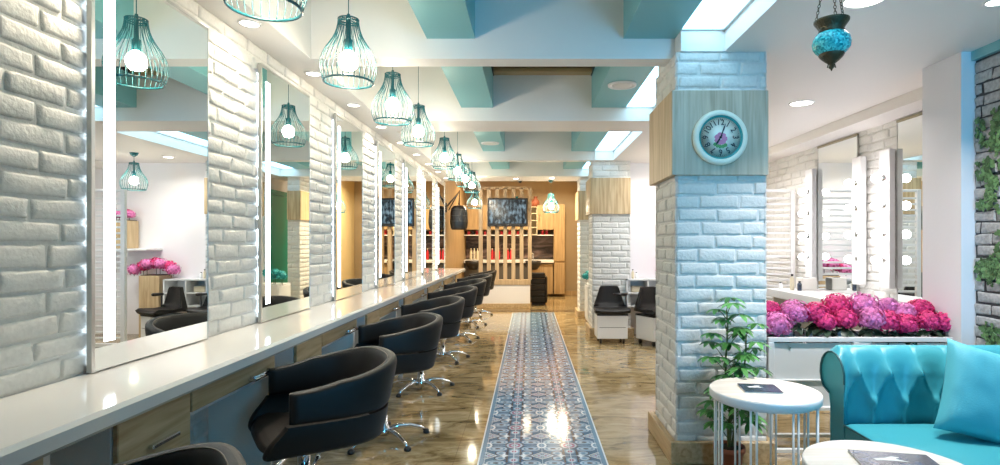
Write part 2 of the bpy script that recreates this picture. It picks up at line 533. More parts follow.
# ------------------------------------------------------------------ bricks
def bricks(mb, O, U, N, L, H, bw=0.24, bh=0.0795, d0=0.02, joint=0.010, seed=1, skip=(), nx=7, nz=4, off=0.0, lo=0.0, backing=True):
    r = random.Random(seed)
    O, U, N = Vector(O), Vector(U), Vector(N)
    Z = Vector((0, 0, 1))
    flip = U.cross(Z).dot(N) < 0
    def P(u, v, d): return O + U * u + Z * v + N * d
    if backing:
        q = (0, 1, 2, 3)
        mb.add([P(lo, 0, 0.002), P(L - lo, 0, 0.002), P(L - lo, H, 0.002), P(lo, H, 0.002)], [q[::-1] if flip else q])
    rows = int(H / bh) + 1
    for row in range(rows):
        v0 = row * bh; v1 = min(H, v0 + bh - joint)
        if v1 - v0 < 0.02: continue
        u = lo - bw * (0.5 if row % 2 else 0.0) + off + r.uniform(-0.015, 0.015)
        while u < L - lo:
            w = bw * r.uniform(0.93, 1.07)
            a, b = max(u, lo), min(u + w - joint, L - lo)
            u += w
            if b - a < 0.03: continue
            if any(a > s[0] and b < s[1] and v0 > s[2] and v1 < s[3] for s in skip): continue
            hh = d0 * r.uniform(0.75, 1.15)
            c = [r.uniform(-0.0055, 0.0055) for _ in range(8)]
            ww, ht = b - a, v1 - v0
            us = [0, .004, .012] + [ww * k / nx for k in range(1, nx) if .03 < ww * k / nx < ww - .03] + [ww - .012, ww - .004, ww]
            vs_ = [0, .004, .011] + ([ht * k / nz for k in range(1, nz) if .022 < ht * k / nz < ht - .022]) + [ht - .011, ht - .004, ht]
            if ht < 0.05: vs_ = [0, ht * .2, ht * .5, ht * .8, ht]
            if ww < 0.06: us = [0, ww * .15, ww * .5, ww * .85, ww]
            vv = []; ff = []
            sd = r.uniform(0, 100)
            for j, y in enumerate(vs_):
                for i, x in enumerate(us):
                    fx, fy = x / ww, y / ht
                    e = min(i, j, len(us) - 1 - i, len(vs_) - 1 - j)
                    d = hh * (0.0 if e == 0 else 0.78 if e == 1 else 1.0)
                    if e > 0: d += 0.005 * noise.noise(Vector((a * 9 + x * 22 + sd, y * 30, sd)))
                    dx = c[0] * (1 - fx) * (1 - fy) + c[1] * fx * (1 - fy) + c[2] * fx * fy + c[3] * (1 - fx) * fy
                    dy = c[4] * (1 - fx) * (1 - fy) + c[5] * fx * (1 - fy) + c[6] * fx * fy + c[7] * (1 - fx) * fy
                    jit = 0.0045 * noise.noise(Vector((x * 35 + sd, y * 35 + 7, 3.1)))
                    uu = min(max(a + x + dx + (jit if 0 < a + x < L else 0), lo), L - lo)
                    vv.append(P(uu, min(max(v0 + y + dy + jit, 0), H), d))
            W = len(us)
            for j in range(len(vs_) - 1):
                for i in range(W - 1):
                    q = (j * W + i, j * W + i + 1, (j + 1) * W + i + 1, (j + 1) * W + i)
                    ff.append(q[::-1] if flip else q)
            mb.add(vv, ff, True)
    return mb

# ------------------------------------------------------------------ setting
CZ = 2.44          # ceiling height
RZ = 3.02          # top of the recessed bays
XL, XR, XI = -1.58, 3.16, 2.66
Y0, YB = -2.6, 14.1
SP = 1.28          # station spacing
fl = MB(); fl.box(XL - .1, XR + .1, Y0 - .1, YB + .1, -0.1, 0.0)
struct(fl, 'floor', 'marble')
rn = MB(); rn.box(-0.385, 0.385, -2.5, 10.5, 0.0, 0.004)
run = rn.build('patterned_runner', 'runner')
run.location = (0.081, 0, 0)
tag(run, 'long blue and white patterned tile runner laid down the middle of the marble floor', 'tile runner')
gr = MB(); gr.box(XL, 1.45, 10.62, 10.9, 0.0, 0.005)
struct(gr, 'trim_1', 'granite')

# left wall: brick with mirrors hung in front
mirY = [1.988 + 1.25 * k for k in range(7)]
wl = MB(); wl.box(XL - 0.1, XL, Y0, 10.55, 0, CZ)
bricks(wl, (XL, 0.6, 0), (0, 1, 0), (1, 0, 0), 9.95, CZ, seed=3, bh=0.0765, d0=0.013,
       skip=[(y - 0.6 + 0.07, y + 0.72 - 0.6 - 0.02, 0.85, 2.30) for y in mirY] , nx=6)
struct(wl, 'wall_left', 'brick')
wl2 = MB(); wl2.box(XL - 0.1, XL, 10.55, YB, 0, 2.85)
struct(wl2, 'wall_left_rear', 'honey')
# right side
wr = MB(); wr.box(XR, XR + 0.1, 3.6, 8.1, 0, CZ)
bricks(wr, (XR, 3.68, 0), (0, 1, 0), (-1, 0, 0), 4.34, CZ, seed=5, nx=4, nz=3, d0=0.014)
struct(wr, 'wall_right', 'brick')
wi = MB(); wi.box(XI + 0.004, XI + 0.1, Y0, 3.36, 0, CZ)
struct(wi, 'wall_right_front', 'mortar_dark')
wib = MB(); bricks(wib, (XI, 0.2, 0), (0, 1, 0), (-1, 0, 0), 3.15, CZ - 0.05, bw=0.21, bh=0.068, d0=0.006, joint=0.011, seed=8, nx=4, nz=3, backing=False)
o = wib.build('trim_2', 'brick_grey'); o['kind'] = 'structure'
cl = MB(); cl.box(2.576, XR + .1, 3.35, 3.68, 0, CZ)
struct(cl, 'wall_right_column', 'wall')
tt = MB(); tt.box(2.635, XI + 0.01, Y0, 3.348, 2.385, CZ)
struct(tt, 'trim_3', 'teal_paint')
wm = MB(); wm.box(1.38, XR, 8.02, 8.12, 0, CZ)
struct(wm, 'wall_middle', 'wall')
ws = MB(); ws.box(1.45, 1.55, 8.12, 11.2, 0, CZ + .5)
struct(ws, 'wall_passage', 'wall')
wc = MB(); wc.box(1.3, 1.4, 11.2, YB, 0, 2.85); wc.box(1.3, 1.55, 11.2, 11.3, 0, 2.85)
struct(wc, 'wall_right_rear', 'cream_wall')
wb = MB(); wb.box(XL, 1.4, YB, YB + .1, 0, 2.85)
struct(wb, 'wall_back', 'tan_wall')
bb = MB(); bb.box(.86, 1.3, YB - 0.02, YB, 0, 0.1)
struct(bb, 'baseboard_back', 'oak')
# front wall behind the camera with a shop window
wf = MB()
wf.box(XL - .1, XR, Y0 - .1, Y0, 0, 0.45); wf.box(XL - .1, XR, Y0 - .1, Y0, 2.3, RZ)
wf.box(XL - .1, 1.5, Y0 - .1, Y0, 0.45, 2.3); wf.box(2.6, XR, Y0 - .1, Y0, 0.45, 2.3)
struct(wf, 'wall_front', 'wall')
we = MB(); we.box(.60, .68, Y0, -.35, 0, CZ)  # unseen partition added to keep blue window light off the near left bricks
struct(we, 'wall_light_baffle', 'wall')
wfl = MB(); wfl.box(XL - 0.1, XL, Y0, 0.6, 0, CZ)
wp = MB(); wp.add([(1.5, Y0 - .02, .45), (2.6, Y0 - .02, .45), (2.6, Y0 - .02, 2.3), (1.5, Y0 - .02, 2.3)], [(3, 2, 1, 0)])
struct(wp, 'window_4', 'winpane')
fr = MB()
for x in (1.5, 2.55): fr.box(x, x + .05, Y0 - .015, Y0 + .02, .45, 2.3)
struct(fr, 'trim_4', 'white_lac')

# ceiling: slabs with recessed bays
SKX0, SKX1 = 0.904, 1.165
beams = [(0.95, 1.2), (3.48, 3.63), (5.25, 5.75), (7.75, 7.9), (9.6, 9.75)]
ce = MB()
ce.box(XL - .1, -1.35, Y0, 10.3, CZ, RZ + .1)                    # left soffit
ce.box(SKX1, XR + .1, Y0, 3.34, CZ, RZ + .1)                        # right ceiling
ce.box(SKX1, XR + .1, 3.34, 8.12, CZ, RZ + .1)
ce.box(SKX1, 1.56, 8.12, 10.3, CZ, RZ + .1)
ce.box(-1.35, SKX1, Y0, 10.3, RZ, RZ + .1)                       # roof of the bays
ce.box(-1.35, SKX1, Y0, Y0 + .9, CZ, RZ)
ce.box(-1.35, SKX1, 9.75, 10.3, CZ, RZ)
for a, b in beams: ce.box(-1.35, SKX0, a, b, CZ, RZ)
ce.box(SKX0, SKX1, 3.34, 3.93, CZ, RZ); ce.box(SKX0, SKX1, 5.25, 5.75, CZ, RZ); ce.box(SKX0, SKX1, 7.72, 8.33, CZ, RZ); ce.box(SKX0, SKX1, 9.6, 9.75, CZ, RZ); ce.box(SKX0, SKX1, 0.95, 1.2, CZ, RZ)
ce.box(2.87, XR, 3.68, 8.02, 2.352, CZ)                           # drop along the right wall
struct(ce, 'ceiling', 'ceiling')
ce2 = MB(); ce2.box(XL - .1, 1.56, 10.3, YB + .1, 2.85, 2.95); ce2.box(XL - .1, 1.56, 10.3, 10.36, CZ, 2.95)
struct(ce2, 'ceiling_rear', 'ceiling')
tb = MB()
bays = [(Y0 + .9, 0.95), (1.2, 3.48), (3.63, 5.25), (5.75, 7.75), (7.9, 9.6)]
for a, b in bays:
    tb.box(-0.632, -0.335, a, b, 2.565, RZ)
    tb.box(0.585, 0.904, a, b, 2.565, RZ)
struct(tb, 'trim_5', 'teal_paint')
# roof panes
for i, (a, b) in enumerate([(1.2, 3.34), (3.93, 5.25), (5.75, 7.72), (8.33, 9.6)]):
    g = MB(); g.add([(SKX0, a, 2.575), (1.147, a, 2.575), (1.147, b, 2.575), (SKX0, b, 2.575)], [(3, 2, 1, 0)])
    g.add([(SKX0, a, 2.59), (1.165, a, 2.59), (1.165, b, 2.59), (SKX0, b, 2.59)], [(3, 2, 1, 0)])
    w = struct(g, 'window_%d' % (i + 1 if i < 3 else 5), 'skypane')
    e = MB(); e.box(1.147, 1.165, a, b, 2.56, 2.60); e.box(SKX0, 1.165, b - .012, b, 2.565, 2.60)
    struct(e, 'window_frame', 'alu', w)
# wooden blind under the roof of the second bay
bl = thing('roof_blind', 'brown wooden roller blind closed across the top of the second ceiling bay', 'blind', (0.12, 4.5, 2.9))
b_ = MB(); b_.box(-0.33, 0.58, 3.7, 5.2, 2.95, 2.965); b_.build('blind_cloth', 'blind', bl)
b_ = MB(); b_.box(-0.33, 0.58, 5.14, 5.245, 2.865, 2.905, .006); b_.box(-0.33, 0.58, 5.12, 5.245, 2.915, 2.95, .006); b_.build('head_box', 'blind', bl)
b_ = MB(); b_.box(-0.335, -0.325, 3.7, 5.245, 2.86, 2.97); b_.build('guide_rail', 'ink', bl); b_ = MB(); b_.box(0.575, 0.585, 3.7, 5.245, 2.86, 2.97); b_.build('guide_rail', 'ink', bl)

# ------------------------------------------------------------------ pillars
def pillar(label, x0, x1, y0, y1, seed, panel=True, front='oak_bluelit', nx=7, nz=4):
    t = thing('pillar', label, 'pillar', ((x0 + x1) / 2, (y0 + y1) / 2, 0))
    m = MB(); m.box(x0 + .002, x1 - .002, y0 + .002, y1 - .002, 0, CZ)
    d = 0.013
    bricks(m, (x0 - d, y0, 0), (1, 0, 0), (0, -1, 0), x1 - x0 + 2 * d, CZ, seed=seed, nx=nx, nz=nz, d0=d, off=0.02)
    bricks(m, (x0, y0 - d, 0), (0, 1, 0), (-1, 0, 0), y1 - y0 + 2 * d, CZ, seed=seed + 1, nx=nx, nz=nz, d0=d, off=-0.09, bw=0.22)
    bricks(m, (x1, y0 - d, 0), (0, 1, 0), (1, 0, 0), y1 - y0 + 2 * d, CZ, seed=seed + 2, nx=3, nz=2, d0=d, off=0.05)
    bricks(m, (x0 - d, y1, 0), (1, 0, 0), (0, 1, 0), x1 - x0 + 2 * d, CZ, seed=seed + 3, nx=3, nz=2, d0=d)
    m.build('brick_shaft', 'brick', t)
    e = 0.045
    p = MB(); p.box(x0 - e, x1 + .006, y0 - e - 0.006, y0 - .016, 1.70, 2.20, .003); p.build('front_panel', front, t, None)
    p = MB(); p.box(x0 - e - .003, x0 - d + .004, y0 - e, y1 + e, 1.70, 2.20, .003); p.box(x1 - .004, x1 + .012, y0 - .018, y1 + e, 1.70, 2.20); p.box(x0 - e, x1 + e, y1 + d, y1 + e, 1.70, 2.20)
    p.build('side_panel', 'oak', t)
    q = MB(); q.box(x0 - .055, x1 + .055, y0 - .055, y0 - .018, 0, .125, .004); q.box(x0 - .055, x0 - .018, y0 - .018, y1 + .055, 0, .125, .004)
    q.box(x1 + .018, x1 + .055, y0 - .018, y1 + .055, 0, .125, .004); q.box(x0 - .018, x1 + .018, y1 + .018, y1 + .055, 0, .125, .004)
    q.build('plinth', 'oak_h', t)
    return t
pillar('white painted brick pillar nearest the camera, with a round clock on its wood band', 0.888, 1.405, 3.36, 3.88, 21)
pillar('white brick pillar behind the black seat on the white box, halfway down the room', 0.89, 1.395, 7.80, 8.28, 31, front='oak', nx=4, nz=3)
pillar('narrow brick pillar farthest down the room, half hidden behind the middle pillar', 0.89, 1.08, 9.72, 10.2, 41, front='oak', nx=3, nz=2)

# ------------------------------------------------------------------ left worktop and units
wt = MB()
wt.box(-1.578, -1.17, -1.0, 10.3, 0.778, 0.838, 0.012)
o = wt.build('worktop', 'white_gloss'); tag(o, 'long white glossy worktop running along the brick wall under the mirrors', 'worktop')
def handle(mb, y, z, x=-1.2, L=0.13):
    mb.tube([(x, y - L / 2, z), (x + .028, y - L / 2 + .012, z), (x + .028, y + L / 2 - .012, z), (x, y + L / 2, z)], 0.006, 8)
for k in range(7):
    base = 2.72 + SP * (k - 1)
    words = ['at the front left corner', 'behind the nearest full chair', 'behind the third chair of the row', 'behind the fourth chair of the row', 'behind the fifth chair of the row', 'behind the sixth chair of the row', 'at the far end of the row'][k]
    # deep wooden cabinet
    a, b = base - 1.06 + SP, base - .70 + SP
    t = thing('hanging_cabinet', 'oak cabinet hung under the white worktop, ' + words, 'cabinet', (-1.4, (a + b) / 2, 0.45), 'oak cabinets under the left worktop')
    m = MB(); m.box(-1.555, -1.235, a, b, 0.45, 0.776, .003); m.build('body', 'white_lac', t)
    m = MB(); m.box(-1.232, -1.215, a + .002, b - .002, 0.452, 0.774, .003); d = m.build('door', 'oak_h', t)
    m = MB(); handle(m, (a + b) / 2 - .02, 0.60, -1.216); m.box(-1.215, -1.195, a + .13, b - .09, .64, .655, .003); m.build('handle', 'chrome', d)
    # shallow drawer
    a, b = base - .70 + .01, base - .03
    t = thing('shallow_drawer', 'shallow oak drawer under the worktop, ' + words, 'drawer', (-1.4, (a + b) / 2, 0.68), 'shallow drawers under the left worktop')
    m = MB(); m.box(-1.50, -1.235, a, b, 0.668, 0.776, .003); m.build('drawer_box', 'white_lac', t)
    m = MB(); m.box(-1.232, -1.216, a, b, 0.688, 0.774, .003); d = m.build('drawer_front', 'oak_h', t)
    m = MB(); handle(m, b - .16, 0.715, -1.217, .16); m.box(-1.217, -1.178, b - .26, b - .05, .70, .712, .003); m.build('handle', 'chrome', d)
    # support panel and footrest
    t = MB(); t.box(-1.555, -1.25, base, base + .03, 0.12, 0.778, .003)
    o = t.build('support_panel', 'grey_panel'); tag(o, 'pale grey upright panel under the worktop, ' + words, 'panel', 'grey support panels')
    t = thing('footrest', 'white post with chrome foot rail, ' + words, 'footrest', (-1.2, base - .04, 0), 'footrests under the left worktop')
    m = MB(); m.tube([(-1.2, base - .04, 0), (-1.2, base - .04, .36)], .024, 14); m.box(-1.26, -1.19, base - .03, base, .28, .34, .004); m.build('post', 'white_metal', t)
    m = MB(); m.tube([(-1.165, base - .32, .27), (-1.165, base + .24, .27)], .013, 10); m.build('foot_rail', 'chrome', t)

# ------------------------------------------------------------------ left mirrors
def mirror(label, y0, w=0.71, z0=0.842, z1=2.335):
    t = thing('wall_mirror', label, 'mirror', (XL + .03, y0 + w / 2, z0), 'lit mirrors on the left wall')
    m = MB(); m.box(-1.552, -1.541, y0 + .002, y0 + w - .002, z0, z1); m.build('mirror_back', 'alu', t)
    m = MB(); m.add([(-1.5400, y0 + .004, z0 + .002), (-1.5400, y0 + w - .003, z0 + .002), (-1.5400, y0 + w - .003, z1 - .006), (-1.5400, y0 + .004, z1 - .006)], [(0, 1, 2, 3)])
    m.build('mirror_glass', 'mirror', t)
    m = MB(); m.box(-1.556, -1.538, y0 - .012, y0 + .004, z0, z1); m.box(-1.556, -1.538, y0, y0 + w, z1 - .006, z1 + .004); m.box(-1.556, -1.538, y0 + w - .003, y0 + w, z0, z1)
    m.build('frame', 'alu', t)
    m = MB(); m.box(-1.5400, -1.5385, y0 + .05, y0 + .102, z0 + .1, z1 - .09); m.build('light_strip', 'strip', t)
    m = MB(); m.add([(-1.574, y0 + .012, z0 + .03), (-1.560, y0 + .012, z0 + .03), (-1.560, y0 + .012, z1 - .05), (-1.574, y0 + .012, z1 - .05)], [(0, 1, 2, 3)])
    m.build('backlight', 'backlight', t)
    m = MB()
    for z in (1.1, 2.1): m.box(-1.58, -1.55, y0 + .2, y0 + .25, z, z + .05); m.box(-1.58, -1.55, y0 + w - .25, y0 + w - .2, z, z + .05)
    m.build('wall_bracket', 'alu', t)
mn = ['largest lit mirror at the left edge of the brick wall, showing pink flowers', 'second lit mirror from the front, reflecting the green door', 'third lit mirror from the front, over the white worktop', 'fourth lit mirror from the front, over the white worktop', 'fifth lit mirror from the front, reflecting the television', 'sixth lit mirror from the front on the brick wall', 'narrow-looking lit mirror at the far end of the brick wall']
for k, y in enumerate(mirY): mirror('Tall frameless ' + mn[k], y)

# ------------------------------------------------------------------ salon chairs
def chair_shell_parts(t):
    """local: facing +x, origin on the floor under the column"""
    # plan of the tub: U path from one arm tip round the back to the other
    def plan(s, grow=0.0):           # s 0..1 -> x, y
        # superellipse back half + straight arms
        a, b = 0.235 + grow, 0.262 + grow
        if s < 0.22: q = s / 0.22; return (0.185 - q * 0.185, -(b - .012 + .012 * q))
        if s > 0.78: q = (1 - s) / 0.22; return (0.185 - q * 0.185, (b - .012 + .012 * q))
        th = (s - 0.22) / 0.56 * PI
        c, sn = math.cos(th), math.sin(th)
        e = 0.74
        return (-a * abs(sn) ** e, -b * (abs(c) ** e) * (1 if c > 0 else -1))
    def up(s):
        w = math.sin(PI * s) ** 2.4
        return 0.728 + 0.082 * w
    SEAM = 0.607
    # band: closed section swept along the U
    def band(u, v):
        s = 0.004 + u * 0.992
        top = up(s)
        th = v * 2 * PI
        end = min(1.0, min(u, 1 - u) / 0.03)
        end = math.sqrt(max(0.0, 1 - (1 - end) ** 2))
        half = 0.026 * (0.25 + 0.75 * end)
        cz, sz = math.cos(th), math.sin(th)
        zz = (top + SEAM) / 2 + (top - SEAM) / 2 * (abs(cz) ** 0.45) * (1 if cz > 0 else -1)
        hh = half * (abs(sz) ** 0.45) * (1 if sz > 0 else -1)
        lean = 0.045 * ((zz - SEAM) / 0.2) * math.sin(PI * s) ** 1.2
        x, y = plan(s, hh + lean * 0.5)
        return (x - lean * .4 - .08, y, zz)
    m = MB(); m.grid(band, 56, 20)
    for e in (0, 1):
        ring = [band(e, j / 20) for j in range(20)]
        m.add(ring, [tuple(range(20)) if e else tuple(range(20))[::-1]], True)
    bnd = m.build('back_band', 'black_leather', t, world=False)
    m = MB()
    m.tube([(lambda p: (p[0], p[1], p[2] + .001))(band(0.03 + 0.94 * i / 50, 0.93)) for i in range(51)], 0.0018, 5)
    m.build('stitching', 'stitch', bnd, world=False)
    # lower bucket
    ZB = .466
    def bucket(u, v):            # v 0 at the seam, 1 at the middle of the underside
        x, y = plan(u, 0.022)
        if v < .6:
            q = v / .6; z = SEAM - .004 - (SEAM - .004 - ZB - .035) * q; k = .10 * q ** 1.5
        else:
            q = (v - .6) / .4; a_ = q * PI / 2
            z = ZB + .035 * (1 - math.sin(a_)); k = .10 + .22 * (1 - math.cos(a_))
        fw = 0.0
        if x > 0:
            zz = (SEAM - z) / (SEAM - ZB)
            fw = (x / 0.185) * .088 * math.sin(min(1, zz * 1.15) * PI / 2) ** 1.4
        return (x * (1 - k * .6) + fw - .08, y * (1 - k), z)
    m = MB(); m.grid(bucket, 48, 20)
    m.add([bucket(i / 48, 1) for i in range(49)], [tuple(range(49))], False)
    for e, fl in ((0, False), (1, True)):      # thickness of the side wings: a strip folded inwards
        def wing(u, v, e=e):
            p = bucket(e, v * .98)
            sg = -1 if e == 0 else 1
            return (p[0] + .010 * math.sin(PI * u), p[1] - sg * .05 * u, p[2] + .0 * u)
        m.grid(wing, 4, 20, flip=fl)
    def seat(u, v):
        w = -1 + 2 * u
        path = [(.19, ZB + .002, .74), (.240, ZB + .006, .86), (.268, ZB + .025, .92), (.272, .492, .93), (.260, .512, .93), (.225, .520, .93), (.10, .510, .93), (-.08, .505, .92), (-.20, .525, .72)]
        f = v * (len(path) - 1); i = min(int(f), len(path) - 2); q = f - i
        p0, p1 = path[i], path[i + 1]
        X_, Z_, W_ = [p0[j] * (1 - q) + p1[j] * q for j in range(3)]
        return (X_ - .08 - .035 * abs(w) ** 4 * (1 if v < .7 else .2), w * .262 * W_, Z_ + .010 * abs(w) ** 4)
    m.grid(seat, 18, 32, flip=True)
    m.build('seat_shell', 'black_leather', t, world=False)

def chair_base_parts(t):
    m = MB(); m.tube([(0, 0, .07), (0, 0, .43)], .026, 16); m.lathe([(.055, .04), (.05, .075), (.03, .10), (.026, .16)], n=18)
    m.lathe([(.03, .40), (.10, .425), (.12, .44)], n=18)
    m.build('column', 'chrome', t, world=False)
    m = MB(); m.tube([(0.01, 0, .30), (-.06, -.10, .30), (-.10, -.2, .295)], .008, 8); m.tube([(-.098, -.195, .295), (-.115, -.245, .29)], .013, 8)
    m.build('lift_lever', 'chrome', t, world=False)
    for k in range(5):
        a = 2 * PI * k / 5 + 0.55
        c, s = math.cos(a), math.sin(a)
        m = MB(); m.tube([(c * r, s * r, z) for r, z in ((.02, .06), (.10, .078), (.18, .07), (.25, .045), (.285, .026))], [.017, .017, .014, .012, .010], 10)
        leg = m.build('leg', 'chrome', t, world=False)
        m = MB(); m.lathe([(.02, 0), (.024, .01), (.02, .022), (.008, .03)], (c * .29, s * .29, 0), 12)
        m.build('glide', 'black_plastic', leg, world=False)

ch = thing('salon_chair', 'black leather tub chair cut off at the bottom left corner, closest to the camera', 'chair', (-0.955, 1.07, 0), 'black tub chairs along the left worktop')
chair_shell_parts(ch); chair_base_parts(ch)
FACE = PI + math.radians(35)
ch.rotation_euler = (0, 0, FACE)
cn = ['large black leather tub chair showing its whole side, second from the camera', 'third black leather tub chair from the camera along the left worktop', 'fourth black tub chair from the camera along the left worktop', 'fifth black tub chair from the camera along the left worktop', 'sixth black tub chair from the camera, near the back of the row', 'seventh black tub chair from the camera, next to last in the row', 'farthest black tub chair of the row, in front of the slatted divider']
ang = [33, 31, 30, 26, 28, 24, 10]
for k in range(7):
    dup(ch, (-0.962, 2.40 + SP * k + .04 * min(k, 1), 0), PI + math.radians(ang[k]), cn[k])
    
# ------------------------------------------------------------------ pendants
def pendant_parts(t, top_z):
    """local origin at the top of the cage neck"""
    prof = [(.052, 0), (.056, -.035), (.066, -.075), (.088, -.12), (.124, -.17), (.147, -.225), (.148, -.28), (.128, -.335)]
    def R(h):
        for (a, b), (c, d) in zip(prof, prof[1:]):
            if b >= h >= d:
                q = (b - h) / (b - d); return a + (c - a) * q
        return prof[-1][0]
    m = MB()
    n = 30
    for k in range(n):
        a = 2 * PI * k / n
        pts = []
        for i in range(13):
            h = -.335 * i / 12
            # smooth interpolation
            r = (R(min(0, h + .015)) + R(h) + R(max(-.335, h - .015))) / 3
            pts.append((r * math.cos(a), r * math.sin(a), h))
        m.tube(pts, .0021, 5)
    m.build('wire_cage', 'teal_metal', t, world=False)
    for r, h, rr in ((.128, -.335, .0058), (.052, -.012, .004)):
        m = MB(); m.tube([(r * math.cos(2 * PI * i / 36), r * math.sin(2 * PI * i / 36), h) for i in range(36)], rr, 8, closed=True); m.build('ring', 'teal_metal', t, world=False)
    m = MB(); m.tube([(.052 * math.cos(2 * PI * i / 36), .052 * math.sin(2 * PI * i / 36), 0) for i in range(36)], .0045, 8, closed=True)
    for k in range(3):
        a = PI * k / 3; m.tube([(.052 * math.cos(a), .052 * math.sin(a), 0), (-.052 * math.cos(a), -.052 * math.sin(a), 0)], .003, 6)
    m.build('neck_spider', 'teal_metal', t, world=False)
    m = MB(); m.lathe([(.008, .03), (.012, .0), (.012, -.10), (.022, -.11), (.023, -.165), (.018, -.17)], n=16)
    m.build('socket', 'teal_metal', t, world=False)
    m = MB(); m.lathe([(.014, -.165), (.02, -.172), (.038, -.188), (.049, -.21), (.051, -.228), (.046, -.25), (.03, -.268), (.001, -.276)], n=18)
    m.build('bulb', 'bulb', t, world=False)
pn = ['largest teal wire pendant lamp, cut off by the top edge at the left', 'teal wire pendant lamp in front of the first ceiling beam, second from the camera', 'third teal wire pendant lamp of the row', 'fourth teal wire pendant lamp of the row', 'fifth teal wire pendant lamp of the row', 'sixth teal wire pendant lamp of the row', 'seventh teal wire pendant lamp of the row', 'last teal wire pendant lamp at the end of the row']
pend = None
px_list = [(2.06, RZ), (3.02, RZ), (4.0, RZ), (4.93, RZ), (6.45, RZ), (7.62, RZ), (8.55, RZ), (9.55, RZ)]
def cord(t, top, canopy=True):
    m = MB(); m.tube([(0, 0, .02), (0, 0, top - t.location.z)], .0025, 6); m.build('cord', 'teal_metal', t, world=False)
    if canopy:
        m = MB(); m.lathe([(.012, -.05), (.04, -.03), (.05, -.002), (.05, 0)], (0, 0, top - t.location.z), 18); m.build('ceiling_cup', 'teal_metal', t, world=False)
first = thing('pendant_lamp', pn[0], 'pendant lamp', (-0.97, px_list[0][0], 2.5), 'teal wire pendants over the left worktop')
pendant_parts(first, RZ)
protos = [first]
for k in range(1, 8):
    protos.append(dup(first, (-0.97, px_list[k][0], 2.5), 0, pn[k]))
protos.append(dup(first, (-1.04, 10.75, 2.3), 0, 'small teal pendant lamp beside the black hood dryer'))
protos.append(dup(first, (0.4, 10.2, 2.19), 0, 'lone teal wire pendant lamp hanging right of the television'))
protos.append(dup(first, (1.91, 7.1, 2.31), 0, 'teal pendant lamp seen in the nearest left mirror, above the white shelves'))
for i, t in enumerate(protos):
    if i >= 8: t['group'] = 'separate teal pendants'
    cord(t, 2.85 if i == 8 else CZ if i > 8 else RZ)
    for c in t.children:
        pass

# ------------------------------------------------------------------ recessed spots
spot_proto = None
def spot(x, y, z, label, r=0.045, watts=L_SPOT, col=WARM, spread=2.2, group='recessed spots over the left worktop'):
    t = thing('downlight', label, 'downlight', (x, y, z), group)
    m = MB(); m.lathe([(r + .014, 0), (r + .012, -.006), (r, -.006), (r, 0)], (x, y, z), 24); m.build('trim_ring', 'white_lac', t)
    m = MB(); m.lathe([(r, -.002), (r * .5, -.003), (.001, -.004)], (x, y, z), 20); m.build('lens', 'spot', t)
    area_light('spot_lamp', (x, y, z - .012), r * 2, watts, col, t, spread=spread)
ordn = ['first', 'second', 'third', 'fourth', 'fifth', 'sixth', 'seventh', 'eighth', 'ninth', 'tenth', 'eleventh']
for k in range(10):
    spot(-1.45, 2.05 + .865 * k, CZ, 'small round recessed spot in the left soffit, %s from the front' % ordn[k])
spot(2.22, 4.58, CZ, 'round recessed light in the white ceiling above the right mirrors', .085, L_SPOT_R, NEUT, 2.6, 'recessed lights in the right ceiling')
spot(1.57, 2.63, CZ, 'round recessed light at the top edge beside the hanging lantern', .085, 9, NEUT, 1.7, 'recessed lights in the right ceiling')
spot(2.21, 2.65, CZ, 'small recessed light at the top right corner', .045, 10, NEUT, 2.0, 'recessed lights in the right ceiling')
spot(2.22, 6.6, CZ, 'recessed light in the right ceiling, above the slatted screen', .085, L_SPOT_R, NEUT, 2.6, 'recessed lights in the right ceiling')
spot(1.7, 7.45, CZ, 'recessed light above the white shelves on the far white wall', .06, 7, NEUT, 2.6, 'recessed lights in the right ceiling')
spot(-0.23, 9.95, CZ, 'recessed spot in the ceiling above the television', .05, 20, YEL, 2.4, 'recessed spots at the back')
spot(0.40, 9.85, CZ, 'recessed spot in the ceiling above the lone back pendant', .05, 26, YEL, 2.4, 'recessed spots at the back')
for x, y, l in ((-0.9, 12.6, 'recessed spot over the left wash basin'), (0.0, 12.7, 'recessed spot over the back counter behind the divider'), (0.75, 12.6, 'recessed spot over the tall back cupboard')):
    spot(x, y, 2.85, l, .06, 32, YEL, 2.8, 'recessed spots at the back')
# speaker discs on the teal beams
for x, y, l in ((0.744, 4.49, 'round white ceiling speaker on the right teal beam'), (-0.49, 7.1, 'round white ceiling speaker on the left teal beam')):
    t = thing('ceiling_speaker', l, 'speaker', (x, y, 2.565), 'white ceiling speakers')
    m = MB(); m.lathe([(.115, 0), (.112, -.012), (.098, -.014), (.096, -.008)], (x, y, 2.565), 32); m.build('bezel', 'white_lac', t)
    m = MB(); m.lathe([(.096, -.007), (.05, -.010), (.001, -.011)], (x, y, 2.565), 32); m.build('grille', 'paper', t)
t = thing('security_camera', 'tiny black dome camera on the ceiling above the television', 'camera', (-0.16, 10.15, CZ))
m = MB(); m.lathe([(.045, 0), (.045, -.02), (.035, -.022)], (-0.16, 10.15, CZ), 18); m.build('mount', 'white_lac', t)
m = MB(); m.ball((-0.16, 10.15, CZ - .025), .035, 14, 8); m.build('dome', 'black_plastic', t)

